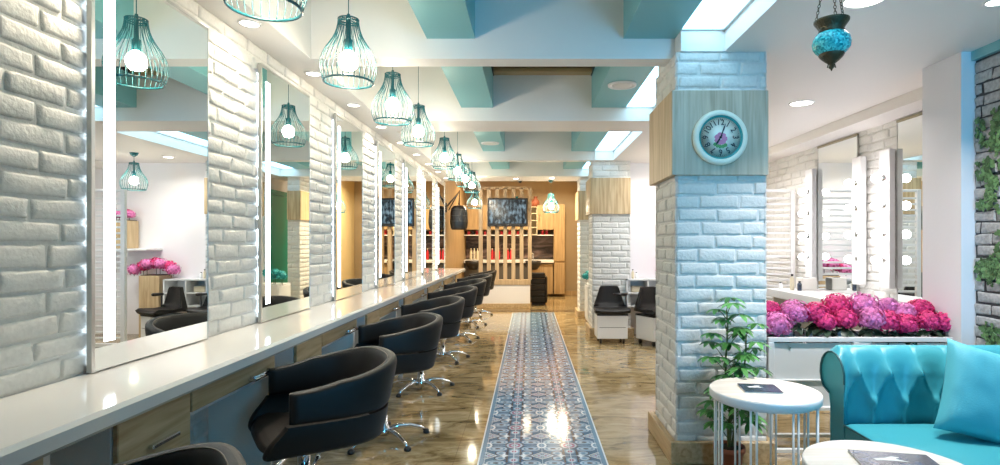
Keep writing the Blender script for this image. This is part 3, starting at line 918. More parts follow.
# ------------------------------------------------------------------ clock
cx, cz, cy, R0 = 1.12, 1.918, 3.309, 0.160
t = thing('wall_clock', 'round mint green clock with a pale flowered dial on the near pillar', 'clock', (cx, cy, cz))
m = MB(); m.lathe([(.158, 0), (.162, -.014), (.155, -.032), (.142, -.038), (.130, -.034), (.126, -.026)], (cx, cy, cz), 64, 'y', cap=False); m.build('rim', 'clock_rim', t)
m = MB(); m.lathe([(.1285, -.032), (.123, -.024), (.117, -.022)], (cx, cy, cz), 64, 'y', cap=False); m.build('inner_bevel', 'clock_in', t)
m = MB(); m.lathe([(.119, -.021), (.001, -.0215)], (cx, cy, cz), 64, 'y'); dial = m.build('dial', 'clock_face', t)
m = MB()
for k in range(60):
    a = 2 * PI * k / 60
    for s in (1,):
        r0, r1 = (.106 if k % 5 else .103), .110
        w = .0009 if k % 5 else .0018
        ca, sa = math.cos(a), math.sin(a)
        m.add([(cx + ca * r0 - sa * w, cy - .0235, cz + sa * r0 + ca * w), (cx + ca * r1 - sa * w, cy - .0235, cz + sa * r1 + ca * w), (cx + ca * r1 + sa * w, cy - .0235, cz + sa * r1 - ca * w), (cx + ca * r0 + sa * w, cy - .0235, cz + sa * r0 - ca * w)], [(0, 1, 2, 3)])
m.build('minute_marks', 'ink', dial)
def text_mesh(txt, size, loc, rx=PI / 2, rz=0.0, shear=0.0, rot_in=0.0):
    cu = bpy.data.curves.new('numeral', 'FONT'); cu.body = txt; cu.size = size; cu.align_x = 'CENTER'; cu.align_y = 'CENTER'; cu.extrude = 0.0004; cu.shear = shear
    ob = bpy.data.objects.new('numeral', cu)
    COL.objects.link(ob)
    dg = bpy.context.evaluated_depsgraph_get()
    me = bpy.data.meshes.new_from_object(ob.evaluated_get(dg))
    bpy.data.objects.remove(ob); bpy.data.curves.remove(cu)
    T = Matrix.Translation(loc) @ Matrix.Rotation(rz, 4, 'Z') @ Matrix.Rotation(rx, 4, 'X') @ Matrix.Rotation(rot_in, 4, 'Z')
    vs = [T @ v.co for v in me.vertices]; fs = [tuple(p.vertices) for p in me.polygons]
    bpy.data.meshes.remove(me)
    return vs, fs
for k in range(1, 13):
    a = PI / 2 - 2 * PI * k / 12
    m = MB(); m.add(*text_mesh(str(k), .047, (cx + .086 * math.cos(a), cy - .0235, cz + .086 * math.sin(a)), rot_in=a - PI / 2))
    m.build('numeral', 'ink', dial)
# flower printed on the dial
for i, (a, r, mat_) in enumerate([(k * 2 * PI / 7, .022, 'dial_pink') for k in range(7)] + [(PI * 1.25 + k * .35, .046, 'leaf') for k in range(5)]):
    m = MB(); rr = .016 if mat_ == 'dial_pink' else .011
    c0 = (cx + .002 + r * math.cos(a), cy - .0222 - i * .00003, cz - .008 + r * math.sin(a))
    m.add([c0] + [(c0[0] + rr * math.cos(2 * PI * j / 10) * (1 + .2 * (j % 2)), c0[1], c0[2] + rr * math.sin(2 * PI * j / 10)) for j in range(10)], [(0, j + 1, (j + 1) % 10 + 1) for j in range(10)])
    m.build('printed_petal' if mat_ == 'dial_pink' else 'printed_leaf', mat_, dial)
def hand(ang, L, w, name):
    m = MB(); d = Vector((math.sin(ang), 0, math.cos(ang))); n = Vector((math.cos(ang), 0, -math.sin(ang))); c = Vector((cx, cy - .027, cz))
    pts = [c - d * .015 - n * w * .5, c - d * .015 + n * w * .5, c + d * L * .7 + n * w, c + d * L, c + d * L * .7 - n * w]
    m.add([p for p in pts] + [p + Vector((0, .0015, 0)) for p in pts], [(0, 1, 2, 3, 4), (9, 8, 7, 6, 5)] + [(i, (i + 1) % 5, (i + 1) % 5 + 5, i + 5) for i in range(5)])
    m.build(name, 'ink', t)
hand(math.radians(20), .088, .0042, 'minute_hand'); hand(math.radians(212), .056, .0055, 'hour_hand')
m = MB(); m.lathe([(.007, .003), (.007, -.028), (.001, -.030)], (cx, cy, cz), 14, 'y'); m.build('hub', 'ink', t)

# ------------------------------------------------------------------ mosaic lantern
lx, ly = 1.238, 2.30
t = thing('hanging_lantern', 'turquoise mosaic glass lantern in bronze hanging on chains from the white ceiling', 'lantern', (lx, ly, CZ))
z0 = 2.117
m = MB(); m.lathe([(.044, .040), (.050, .048), (.046, .055), (.052, .066), (.060, .078), (.066, .086), (.067, .094), (.062, .096), (.050, .086), (.044, .07)], (lx, ly, z0), 32, cap=False); m.build('top_cap', 'bronze', t)
m = MB(); m.lathe([(.044, .044), (.056, .038), (.068, .022), (.073, .002), (.070, -.018), (.060, -.034), (.046, -.045)], (lx, ly, z0), 36); m.build('mosaic_globe', 'mosaic', t)
m = MB(); m.lathe([(.046, -.041), (.049, -.047), (.044, -.056), (.030, -.070), (.018, -.080), (.010, -.086), (.008, -.092), (.012, -.097), (.005, -.105), (.001, -.114)], (lx, ly, z0), 28)
for k in range(4): m.tube([(lx + .012 * math.cos(k * PI / 2), ly + .012 * math.sin(k * PI / 2), z0 - .082), (lx + .017 * math.cos(k * PI / 2), ly + .017 * math.sin(k * PI / 2), z0 - .10)], .0025, 5)
m.build('finial', 'bronze', t)
for k in range(3):
    a = 2 * PI * k / 3 + .25
    p0 = Vector((lx + .062 * math.cos(a), ly + .062 * math.sin(a), z0 + .094)); p1 = Vector((lx + .02 * math.cos(a), ly + .02 * math.sin(a), CZ - .02))
    m = MB(); n = 16
    for i in range(n):
        c = p0.lerp(p1, (i + .5) / n); d = (p1 - p0).normalized(); s = d.cross(Vector((math.cos(a + i * PI / 2), math.sin(a + i * PI / 2), 0))).normalized()
        hl = (p1 - p0).length / n * .62
        m.tube([c + d * hl * math.cos(q * PI / 4) + s * .005 * math.sin(q * PI / 4) for q in range(8)], .0016, 5, closed=True)
    m.build('chain', 'bronze', t)
m = MB(); m.lathe([(.03, -.02), (.035, -.008), (.035, 0)], (lx, ly, CZ), 20); m.build('ceiling_cup', 'bronze', t)

# ------------------------------------------------------------------ coffee tables
def side_table(label, x, y, z, r):
    t = thing('side_table', label, 'table', (x, y, 0), 'round white tables by the sofa')
    m = MB(); m.lathe([(r - .004, z - .040), (r, z - .036), (r, z - .006), (r - .003, z - .001)], (x, y, 0), 72); m.build('table_rim', 'white_lac', t)
    m = MB(); m.add([(x + (r - .003) * math.cos(2 * PI * i / 72), y + (r - .003) * math.sin(2 * PI * i / 72), z) for i in range(72)], [tuple(range(72))]); m.build('table_top', 'table_wood', t)
    m = MB()
    rr = r - .022
    m.tube([(x + rr * math.cos(2 * PI * i / 48), y + rr * math.sin(2 * PI * i / 48), .008) for i in range(48)], .0065, 8, closed=True); m.build('base_ring', 'white_metal', t); m = MB()
    m.tube([(x + rr * math.cos(2 * PI * i / 48), y + rr * math.sin(2 * PI * i / 48), z - .045) for i in range(48)], .005, 6, closed=True)
    m.build('top_ring', 'white_metal', t)
    for k in range(8):
        for dd in (-.055, .055):
            a = 2 * PI * k / 8 + .2 + dd
            m = MB(); m.tube([(x + rr * math.cos(a), y + rr * math.sin(a), .008), (x + rr * math.cos(a), y + rr * math.sin(a), z - .04)], .0056, 8); m.build('leg', 'white_metal', t)
side_table('round whitewashed table on thin white rods, beside the potted plant and the pillar', 1.155, 2.76, .58, .257)
side_table('round whitewashed table cut off by the bottom edge, in front of the turquoise seat', 1.16, 1.80, .58, .257)
def magazine(label, c, z, yaw, w=.14, l=.10):
    t = thing('magazine', label, 'magazine', (c[0], c[1], z), 'magazines on the round tables')
    m = MB(); m.box(-w / 2, w / 2, -l / 2, l / 2, 0, .006, .001); m.build('pages', 'paper', t, world=False)
    m = MB(); m.box(-w / 2 - .001, w / 2 + .001, -l / 2 - .001, l / 2 + .001, .006, .0075); m.build('cover', 'navy_print', t, world=False)
    m = MB()
    pts = [(-.25, .12), (-.05, .2), (.1, .34), (.22, .3), (.12, .18), (.3, .02), (.08, .04), (-.1, .02), (-.22, -.02)]
    m.add([(a * w * .8 - .02, b * l * .8, .0078) for a, b in pts], [tuple(range(len(pts)))])
    m.build('cover_figure', 'paper', t, 'pale shape printed on the dark cover', world=False)
    t.rotation_euler = (0, 0, yaw)
magazine('dark printed brochure lying on the round table beside the plant', (1.135, 2.765), .5805, -.12, .175, .155)
magazine('dark printed brochure on the table at the bottom edge', (1.20, 1.83), .5805, -.2, .24, .17)

# ------------------------------------------------------------------ potted schefflera
pxx, pyy = 1.115, 3.13
t = thing('potted_schefflera', 'leafy umbrella plant in a terracotta pot standing on the floor before the near pillar', 'potted plant', (pxx, pyy, 0))
m = MB(); m.lathe([(.052, 0), (.058, .01), (.078, .145), (.086, .146), (.086, .172), (.076, .172), (.072, .15)], (pxx, pyy, 0), 28); m.build('pot', 'terracotta', t)
m = MB(); m.lathe([(.074, .158), (.001, .164)], (pxx, pyy, 0), 20); m.build('soil', 'soil', t)
st = MB(); lf = MB()
rp = random.Random(11)
def leaflet(mb, base, d, L, w, droop):
    d = d.normalized(); side = d.cross(Vector((0, 0, 1)))
    side = side.normalized() if side.length > 1e-3 else Vector((1, 0, 0))
    nrm = side.cross(d)
    vs = []; K = 6
    for i in range(K + 1):
        q = i / K
        c = base + d * L * q + Vector((0, 0, -droop * L * q * q))
        ww = w * (math.sin(PI * min(1, q * .93 + .05)) ** .8) * (0.6 + .6 * q)
        vs += [c - side * ww + nrm * ww * .35, c, c + side * ww + nrm * ww * .35]
    fs = []
    for i in range(K):
        a = i * 3
        fs += [(a, a + 1, a + 4, a + 3), (a + 1, a + 2, a + 5, a + 4)]
    mb.add(vs, fs, True)
trunks = [((0, 0), (-.02, .0), .86, 0), ((.01, .01), (.10, .0), .70, 1), ((-.01, .0), (.03, -.04), .52, 2)]
for (bx, by), (tx, ty), H, ti in trunks:
    b0 = Vector((pxx + bx, pyy + by, .15)); b1 = Vector((pxx + tx, pyy + ty, .17 + H * .88))
    pts = [b0.lerp(b1, i / 8) + Vector((math.sin(i * 1.1 + ti) * .012, math.cos(i * .9) * .008, 0)) for i in range(9)]
    st.tube(pts, [.009 - .0006 * i for i in range(9)], 7)
    nl = [25, 19, 13][ti]
    for i in range(nl):
        q = .12 + .88 * i / (nl - 1)
        f = q * 8; ii = min(7, int(f)); p = pts[ii].lerp(pts[ii + 1], f - ii)
        a = i * 2.4 + ti
        if .36 < q < .55 and i % 2: continue
        dirv = Vector((math.cos(a), math.sin(a) * .55 - .05, .5 + .5 * q)).normalized()
        pl = rp.uniform(.07, .13) * (1.15 - .4 * q) + .02
        e = p + dirv * pl; e.y = min(e.y, 3.27); e.x = min(max(e.x, .80), 1.40)
        st.tube([p, p.lerp(e, .5) + Vector((0, 0, .008)), e], .0024, 5)
        nn = rp.choice((6, 7, 8)); LL = rp.uniform(.06, .09) * (1.1 - .15 * q)
        ax = Vector((dirv.x, dirv.y, .2)).normalized()
        for k in range(nn):
            b = 2 * PI * k / nn + rp.uniform(-.2, .2)
            d = Vector((math.cos(b), math.sin(b) * .9, -.12)) + ax * .25
            tip = e + d.normalized() * LL
            if tip.y > 3.325: d.y -= (tip.y - 3.325) / LL
            leaflet(lf, e, d, LL * rp.uniform(.85, 1.15), .0165, .35)
st.build('stem', 'stem', t); lf.build('foliage', 'leaf', t)

# ------------------------------------------------------------------ white planter with hydrangeas
t = thing('planter_box', 'long white panelled planter between the brick pillar and the white column', 'planter', (2.0, 3.55, 0))
m = MB()
PX0, PX1, PY0, PY1 = 1.45, 2.568, 3.40, 3.70
m.box(PX0, PX1, PY0 + .02, PY0 + .035, .30, .69); m.box(PX0, PX1, PY1 - .015, PY1, .30, .70); m.box(PX0, PX1, PY0 + .02, PY1, .285, .30)
m.box(PX0, PX0 + .015, PY0 + .02, PY1, .30, .69); m.box(PX1 - .015, PX1, PY0 + .02, PY1, .30, .69)
m.build('trough', 'white_lac', t)
m = MB()
m.box(PX0, PX1, PY0, PY0 + .03, .70, .728, .003); m.box(PX0, PX1, PY1 - .02, PY1 + .005, .70, .728, .003)
m.box(PX0, PX1, PY0, PY0 + .022, .285, .305, .002); m.box(PX0, PX1, PY0 + .006, PY0 + .02, .462, .472, .002)
for x in (PX0, 1.965, PX1 - .035): m.box(x, x + .035, PY0, PY0 + .022, .305, .70, .002)
m.add([(2.0, PY0 + .004, .70), (2.075, PY0 + .004, .70), (2.0, PY0 + .004, .62), (2.0, PY0 + .02, .70), (2.075, PY0 + .02, .70), (2.0, PY0 + .02, .62)], [(0, 1, 2), (5, 4, 3), (0, 2, 5, 3), (2, 1, 4, 5), (1, 0, 3, 4)])
m.build('frame', 'white_lac', t)
m = MB()
for x in (PX0, 1.98, PX1 - .03):
    m.box(x, x + .03, PY0, PY0 + .03, 0, .285, .002); m.box(x, x + .03, PY1 - .03, PY1, 0, .285, .002)
m.box(PX0, 1.98, PY0, PY0 + .03, .03, .05); m.box(PX0, PX1, PY1 - .03, PY1, .03, .05)
m.build('leg_frame', 'white_metal', t)
m = MB(); m.box(PX0 + .015, PX1 - .015, PY0 + .035, PY1 - .015, .30, .67); m.build('soil', 'soil', t)

def floret_head(mb, c, r, n, rg, size=.011):
    for i in range(n):
        z = 1 - 2 * (i + .5) / n * .92; a = i * 2.39996
        s = math.sqrt(max(0, 1 - z * z))
        d = Vector((s * math.cos(a), s * math.sin(a), z))
        rr = r * rg.uniform(.84, 1.10)
        p = c + Vector((d.x * rr, d.y * rr, d.z * rr * .85))
        u = d.cross(Vector((.3, .2, 1))).normalized(); v = d.cross(u)
        th = rg.uniform(0, PI); u, v = u * math.cos(th) + v * math.sin(th), v * math.cos(th) - u * math.sin(th)
        w = size * rg.uniform(.8, 1.2)
        q = [p + d * .002]
        for k in range(4):
            e = [u, v, -u, -v][k]; f = [v, -u, -v, u][k]
            q += [p + (e + f) * w * .55 + d * .004, p + e * w * 1.15 + d * rg.uniform(-.003, .004), ]
        # petals: 4 quads from centre
        vs = q; fs = []
        for k in range(4):
            fs.append((0, 1 + (2 * k - 1) % 8, 1 + (2 * k), 1 + (2 * k + 1) % 8))
        mb.add(vs, fs, False)
def hydrangea(label, c, r, mat_, group, rg, leaves=True, n=230, base_z=.70, size=.0105):
    c = Vector(c)
    t = thing('hydrangea', label, 'flower', (c.x, c.y, base_z), group)
    m = MB(); floret_head(m, c, r, n, rg, size); m.ball(c, r * .80, 12, 8, .85); m.build('blossom', mat_, t)
    m = MB(); m.tube([(c.x, c.y, base_z - .02), (c.x, c.y, c.z - r * .6)], .004, 6); m.build('stem', 'leaf_dark', t)
    if leaves:
        m = MB()
        for k in range(9):
            a = 2 * PI * k / 9 + rg.uniform(-.3, .3)
            d = Vector((math.cos(a), math.sin(a) * .7, rg.uniform(-.5, .35)))
            b = Vector((c.x, c.y, max(base_z + .025, c.z - r * rg.uniform(.7, 1.2))))
            L = rg.uniform(.07, .1)
            if b.y + d.normalized().y * L < PY0 + .0 and base_z < .75: d.y *= .3
            leaflet(m, b, d, L, .026, .35)
        m.build('leaves', 'leaf_dark', t)
rg = random.Random(4)
heads = [(777, 324, 14, 'pink', 3.47, 'light pink hydrangea head low beside the brick pillar'), (770, 309, 9, 'magenta', 3.6, 'deep pink hydrangea head touching the near pillar'),
 (794, 312, 14, 'pink', 3.55, 'light pink hydrangea head, second large one from the pillar'), (816, 313, 12, 'magenta', 3.53, 'deep pink hydrangea head between two lighter ones on the left of the planter'),
 (837, 306, 14, 'magenta', 3.58, 'tall deep pink hydrangea head left of the planter middle'), (845, 319, 11, 'magenta', 3.48, 'deep pink hydrangea head hanging low left of the planter middle'),
 (863, 306, 15, 'pink', 3.57, 'tallest light pink hydrangea head at the middle of the planter'), (871, 318, 13, 'pink', 3.48, 'light pink hydrangea head low at the middle of the planter'),
 (888, 306, 9, 'pink', 3.62, 'small light pink hydrangea head right of the middle, at the back'), (887, 321, 12, 'magenta', 3.48, 'deep pink hydrangea head low right of the middle'),
 (904, 313, 11, 'pink', 3.58, 'rosy hydrangea head in the right half of the planter'), (906, 324, 11, 'magenta', 3.48, 'deep pink hydrangea head low in the right half of the planter'),
 (920, 309, 11, 'magenta', 3.6, 'tall deep pink hydrangea head in the right half of the planter'), (928, 321, 11, 'magenta', 3.5, 'deep pink hydrangea head, second from the white column'),
 (943, 322, 11, 'magenta', 3.5, 'rightmost deep pink hydrangea head beside the white column'), (826, 322, 9, 'magenta', 3.47, 'small deep pink hydrangea head low near the planter rim')]
for x, y, r, mt, Y, lb in heads:
    hydrangea(lb, px(x, y, Y), r / F * Y, mt, 'pink hydrangeas in the white planter', rg)

# ------------------------------------------------------------------ turquoise tufted sofa
SX0, SX1, SYF, SYN = 1.49, 2.60, 2.66, 0.70
t = thing('sofa', 'turquoise tufted leather sofa with rolled arms at the right edge', 'sofa', (2.05, 1.8, 0))
def section():   # (off, z): off>0 is away from the seat; starts at seat level inside, over the roll, down outside
    pts = [(0.0, .40), (0.0, .50), (0.0, .58), (-.006, .63)]
    cz_, co, rr = .655, .105, .112
    for k in range(13):
        a = PI + .15 - (PI + .9) * k / 12
        pts.append((co + rr * math.cos(a), cz_ + rr * math.sin(a)))
    pts += [(.135, .56), (.12, .50), (.12, .10)]
    return pts
SEC = section()
cum = [0]
for a, b in zip(SEC, SEC[1:]): cum.append(cum[-1] + math.dist(a, b))
def sec_at(s):
    d = s * cum[-1]
    for i in range(len(SEC) - 1):
        if d <= cum[i + 1] + 1e-9:
            q = (d - cum[i]) / (cum[i + 1] - cum[i]); a, b = SEC[i], SEC[i + 1]
            tx, tz = (b[0] - a[0]), (b[1] - a[1]); l = math.hypot(tx, tz)
            return a[0] + (b[0] - a[0]) * q, a[1] + (b[1] - a[1]) * q, -tz / l, tx / l, d
    return SEC[-1][0], SEC[-1][1], 1, 0, d
A, B0, B1 = .148, .145, .285    # button pitch, rows at arc length
def tuft(l, d):
    u = l / A
    lo, hi = B0, B1
    if d < lo: h = abs(math.sin(PI * u)) ** .42
    elif d < hi:
        v = (d - lo) / (hi - lo)
        h = (abs(math.sin(PI * (u - v / 2))) * abs(math.sin(PI * (u + v / 2)))) ** .42
    elif d < .56:
        q = min(1, (d - hi) / .16); h = abs(math.cos(PI * u)) ** .42 * (1 - q) + .8 * q
    else: h = 1
    # buttons pull in
    g = 0
    for bd, sh in ((lo, 0.0), (hi, .5)):
        du = (u - sh) - round(u - sh)
        g += math.exp(-((du * A) ** 2 + (d - bd) ** 2) / .0004)
    return .040 * h - .022 * min(1, g)
def rolled(mb, L, fn, nu, nv=64, tufted=True):
    def f(u, v):
        off, z, nx_, nz_, d = sec_at(v)
        l = u * L
        k = min(1, min(l, L - l) / .03 + .0)
        h = tuft(l, d) * k if tufted and d < .62 else .03 * k
        return fn(l, off - h * nx_, z + h * nz_)
    mb.grid(f, nu, nv)
# normals: section runs up the inner face (towards -off) so outward normal is (-tz, tx)
def arm(yface, sgn, name):
    m = MB(); L = SX1 - SX0
    fn = lambda l, off, z: (SX0 + l, yface + sgn * off, z)
    rolled(m, L, fn, 150)
    # end panel facing the room
    ring = [(SX0 + .004, yface + sgn * a, b) for a, b in SEC]
    ring += [(SX0 + .004, yface + sgn * 0, .10)]
    m.add(ring, [tuple(range(len(ring)))])
    o = m.build(name, 'teal_leather', t)
    m = MB(); m.tube([(SX0 - .001, yface + sgn * a * .97, b) for a, b in SEC[3:18]], .005, 6); m.build('piping', 'piping', o)
    m = MB()
    for rowd, sh in ((B0, 0.0), (B1, .5)):
        off, z, nx_, nz_, d = sec_at(rowd / cum[-1])
        for i in range(0, 9):
            l = (i + sh) * A
            if .02 < l < L - .02: m.ball((SX0 + l, yface + sgn * (off + .002), z), .009, 10, 6)
    m.build('button', 'piping', o)
    return o
arm(SYF, 1, 'arm')
arm(SYN + .12, -1, 'arm')
m = MB()
fn = lambda l, off, z: (SX1 - .19 + off, SYN + .12 + l, z + .0)
rolled(m, SYF - SYN - .12, fn, 200)
bk = m.build('backrest', 'teal_leather', t)
m = MB(); m.box(SX0 + .03, SX1 - .03, SYN, SYF + .12, .10, .34, .02); m.build('base', 'teal_leather', t)
def cushion_pts():
    m = MB()
    x0, x1, y0, y1, zb, zt = SX0, SX1 - .17, SYN + .11, SYF + .0, .10, .45
    def f(u, v):
        x = x0 + (x1 - x0) * u; y = y0 + (y1 - y0) * v
        e = min(u, 1 - u) * (x1 - x0); g = min(v, 1 - v) * (y1 - y0)
        z = zt - .012 * math.exp(-e / .015) + .012 * math.sin(PI * u) * math.sin(PI * v) ** .5 - .006 * math.exp(-g / .02)
        return (x, y, z)
    m.grid(f, 30, 40)
    m.box(x0 + .002, x1, y0, y1, .09, .437, .008)
    return m
sc = cushion_pts().build('seat', 'teal_leather', t)
m = MB(); m.tube([(SX0 + .001, SYN + .12, .437), (SX0 + .001, SYF, .437)], .005, 6); m.build('piping', 'piping', sc)
for x in (SX0 + .08, SX1 - .1):
    for y in (SYN + .05, SYF + .05):
        m = MB(); m.lathe([(.018, 0), (.028, .09), (.03, .105)], (x, y, 0), 14); m.build('leg', 'black_plastic', t)

# cushion
t = thing('throw_cushion', 'square turquoise cushion leaning in the corner of the sofa', 'cushion', (2.08, 2.42, .47))
m = MB()
def pil(side):
    def f(u, v):
        a, b = 2 * u - 1, 2 * v - 1
        pinch = 1 - .07 * (1 - abs(a) ** 2) * (abs(b) ** 3)
        pinch2 = 1 - .07 * (1 - abs(b) ** 2) * (abs(a) ** 3)
        h = max(0, (1 - a ** 4) * (1 - b ** 4)) ** .5 * .075
        h += .006 * noise.noise(Vector((a * 3 + b, b * 2.2, side))) * min(1, (1 - abs(a)) * 5) * min(1, (1 - abs(b)) * 5)
        rip = .0035 * math.sin(14 * (a + b * .4)) * abs(b) ** 2 * (1 - abs(a))
        return (a * .205 * pinch2, side * (h + rip * (1 if h > .02 else 0)), b * .205 * pinch + .205)
    return f
m.grid(pil(-1), 30, 30); m.grid(pil(1), 30, 30, flip=True)
o = m.build('cushion_cover', 'teal_cloth', t, world=False)
t.rotation_euler = (math.radians(-20), math.radians(14), math.radians(-20))
t.location = (1.94, 2.37, .448)

# ------------------------------------------------------------------ ivy on the grey brick
ivy = MB(); ri = random.Random(9)
def ivy_leaf(mb, c, s, th):
    pts = [(0, -.5), (.35, -.45), (.55, -.05), (.28, .05), (.3, .4), (0, .75), (-.3, .4), (-.28, .05), (-.55, -.05), (-.35, -.45)]
    ca, sa = math.cos(th), math.sin(th)
    tl = ri.uniform(-.3, .3)
    vs = [(XI - .012 - .004 * ri.random() - abs(a) * s * .2, c[0] + (a * ca - b * sa) * s, c[1] + (a * sa + b * ca) * s) for a, b in pts]
    mb.add(vs, [tuple(range(10))])
for k in range(30):
    y = ri.uniform(1.2, 3.3) if k % 2 else ri.uniform(3.1, 3.3); z = ri.uniform(.5, 2.2)
    for j in range(12 if not k % 2 else 22):
        y += ri.uniform(-.03, .035); z += ri.uniform(-.01, .035)
        y = min(y, 3.30)
        if z > 2.37: break
        for q in range(2): ivy_leaf(ivy, (min(3.32, y + ri.uniform(-.04, .04)), z + ri.uniform(-.03, .03)), ri.uniform(.022, .042), ri.uniform(0, 6.28))
o = ivy.build('ivy', 'ivy'); tag(o, 'green ivy trailing over the grey brick wall at the right edge', 'ivy', kind='stuff')

# ------------------------------------------------------------------ right vanity: desk, mirrors, bulb bars
m = MB(); m.box(2.64, XR - .02, 3.95, 6.25, .715, .80, .006)
o = m.build('vanity_desk', 'white_lac'); 
t = thing('makeup_desk', 'white make-up desk along the right brick wall behind the flowers', 'desk', (2.9, 5.1, 0))
o.name = 'desk_top'; o.parent = t; o.location = -Vector(t.location)
for y in (3.97, 5.1, 6.2):
    m = MB(); m.box(2.70, XR - .03, y, y + .03, 0, .715); m.build('side_panel', 'white_lac', t)
for lb, a, b in (('right make-up mirror beside the white column', 4.06, 4.775), ('left make-up mirror between two bulb bars', 5.36, 6.085)):
    t = thing('makeup_mirror', lb, 'mirror', (XR - .03, (a + b) / 2, .80), 'make-up mirrors on the right wall')
    m = MB(); m.box(XR - .03, XR - .018, a, b, .802, 2.325); m.build('mirror_back', 'alu', t)
    m = MB(); m.add([(XR - .0305, a + .003, .806), (XR - .0305, b - .003, .806), (XR - .0305, b - .003, 2.32), (XR - .0305, a + .003, 2.32)], [(3, 2, 1, 0)]); m.build('mirror_glass', 'mirror', t)
    m = MB(); m.box(XR - .036, XR - .018, a - .006, b + .006, 2.32, 2.342); m.build('top_rail', 'rail', t)
    m = MB(); m.box(XR - .034, XR - .018, a - .006, a + .002, .802, 2.33); m.box(XR - .034, XR - .018, b - .002, b + .006, .802, 2.33); m.build('edge_trim', 'alu', t)
bars = [(6.10, 6.25, 'farthest white bulb bar left of the make-up mirror'), (5.20, 5.345, 'middle white bulb bar right of the left make-up mirror'), (4.79, 4.93, 'tallest-looking white bulb bar nearest the white column'), (3.95, 4.09, 'white bulb bar hidden behind the white column')]
for a, b, lb in bars[:3]:
    t = thing('bulb_bar', lb, 'vanity light', (XR - .06, (a + b) / 2, .91), 'vertical bulb bars beside the make-up mirrors')
    m = MB(); m.box(XR - .09, XR - .037, a, b, .91, 2.105, .004); m.build('bar_box', 'white_lac', t)
    for z in (1.86, 1.625, 1.375, 1.15):
        yc = (a + b) / 2; x = XR - .09
        m = MB(); m.lathe([(.03, 0), (.03, -.006), (.018, -.008), (.018, -.03)], (x, yc, z), 16, 'x'); s = m.build('bulb_socket', 'chrome', t)
        m = MB()
        m.lathe([(.016, -.028), (.026, -.04), (.035, -.056), (.037, -.072), (.032, -.09), (.019, -.103), (.001, -.108)], (x, yc, z), 16, 'x')
        m.build('bulb', 'vbulb', s)
# boxes and bottles on the desk
t = thing('napkin_box', 'white square napkin box standing on the make-up desk', 'box', (2.97, 6.02, .80))
m = MB(); m.box(2.89, 3.05, 5.95, 6.09, .80, .93, .006); m.build('box_body', 'grey_panel', t); m = MB(); m.box(2.94, 3.0, 6.0, 6.04, .93, .933); m.build('slot', 'ink', t)
for i, (x, y, h, mt, lb) in enumerate([(2.80, 5.98, .17, 'cream_bottle', 'tall pale bottle left of the napkin box'), (2.84, 5.90, .10, 'navy_print', 'small dark jar by the napkin box'), (2.74, 6.12, .075, 'white_lac', 'small white pot at the desk corner')]):
    t = thing('bottle', lb, 'bottle', (x, y, .80), 'bottles on the make-up desk')
    m = MB(); m.lathe([(.02, 0), (.022, .01), (.022, h * .7), (.010, h * .82), (.010, h * .86)], (x, y, .80), 16); m.build('bottle_body', mt, t)
    m = MB(); m.lathe([(.012, h * .86), (.012, h), (.001, h)], (x, y, .80), 12); m.build('cap', 'black_plastic', t)
# vanity chair
t = thing('shell_chair', 'dark grey shell chair at the make-up desk behind the flowers', 'chair', (2.30, 5.72, 0))
def shell(u, v):
    y = (u - .5) * 2
    path = [(.22, .44, .8), (.18, .455, .95), (0, .44, 1), (-.15, .45, 1), (-.21, .52, .98), (-.245, .65, .92), (-.265, .78, .8), (-.27, .86, .5), (-.27, .875, .15)]
    f = v * (len(path) - 1); i = min(int(f), len(path) - 2); q = f - i
    a, b = path[i], path[i + 1]
    xx, zz, w = [a[k] * (1 - q) + b[k] * q for k in range(3)]
    curl = abs(y) ** 2.2
    return (xx + (.09 * curl if zz > .5 else 0), y * .25 * w, zz + (.07 * curl if zz < .5 else 0))
m = MB(); m.grid(shell, 20, 40); 
m.grid(lambda u, v: tuple(Vector(shell(u, v)) + Vector((.012, 0, .004))), 20, 40, flip=True)
m.build('seat_shell', 'dark_grey', t, world=False)
for sx in (-1, 1):
    for sy in (-1, 1):
        m = MB(); m.tube([(sx * .10, sy * .10, .44), (sx * .2, sy * .2, 0)], [.014, .010], 10); m.build('leg', 'oak', t, world=False)
t.rotation_euler = (0, 0, .15)

# ------------------------------------------------------------------ slatted screen
t = thing('slatted_screen', 'tall white screen of horizontal slats standing across the room by the right wall', 'screen', (2.4, 6.6, 0))
a, b = 1.66, 3.12
m = MB(); m.box(a, a + .05, 6.585, 6.63, 0, 1.93, .003); m.box(b - .05, b, 6.585, 6.63, 0, 1.93, .003); m.box(a + .05, b - .05, 6.585, 6.63, 1.90, 1.93, .003); m.box(a + .05, b - .05, 6.585, 6.63, .08, .12, .003)
m.build('frame', 'white_lac', t)
z = .17; 
while z < 1.88:
    m = MB(); m.box(a + .05, b - .05, 6.595, 6.62, z, z + .024, .003); m.build('slat', 'white_lac', t); z += .0685

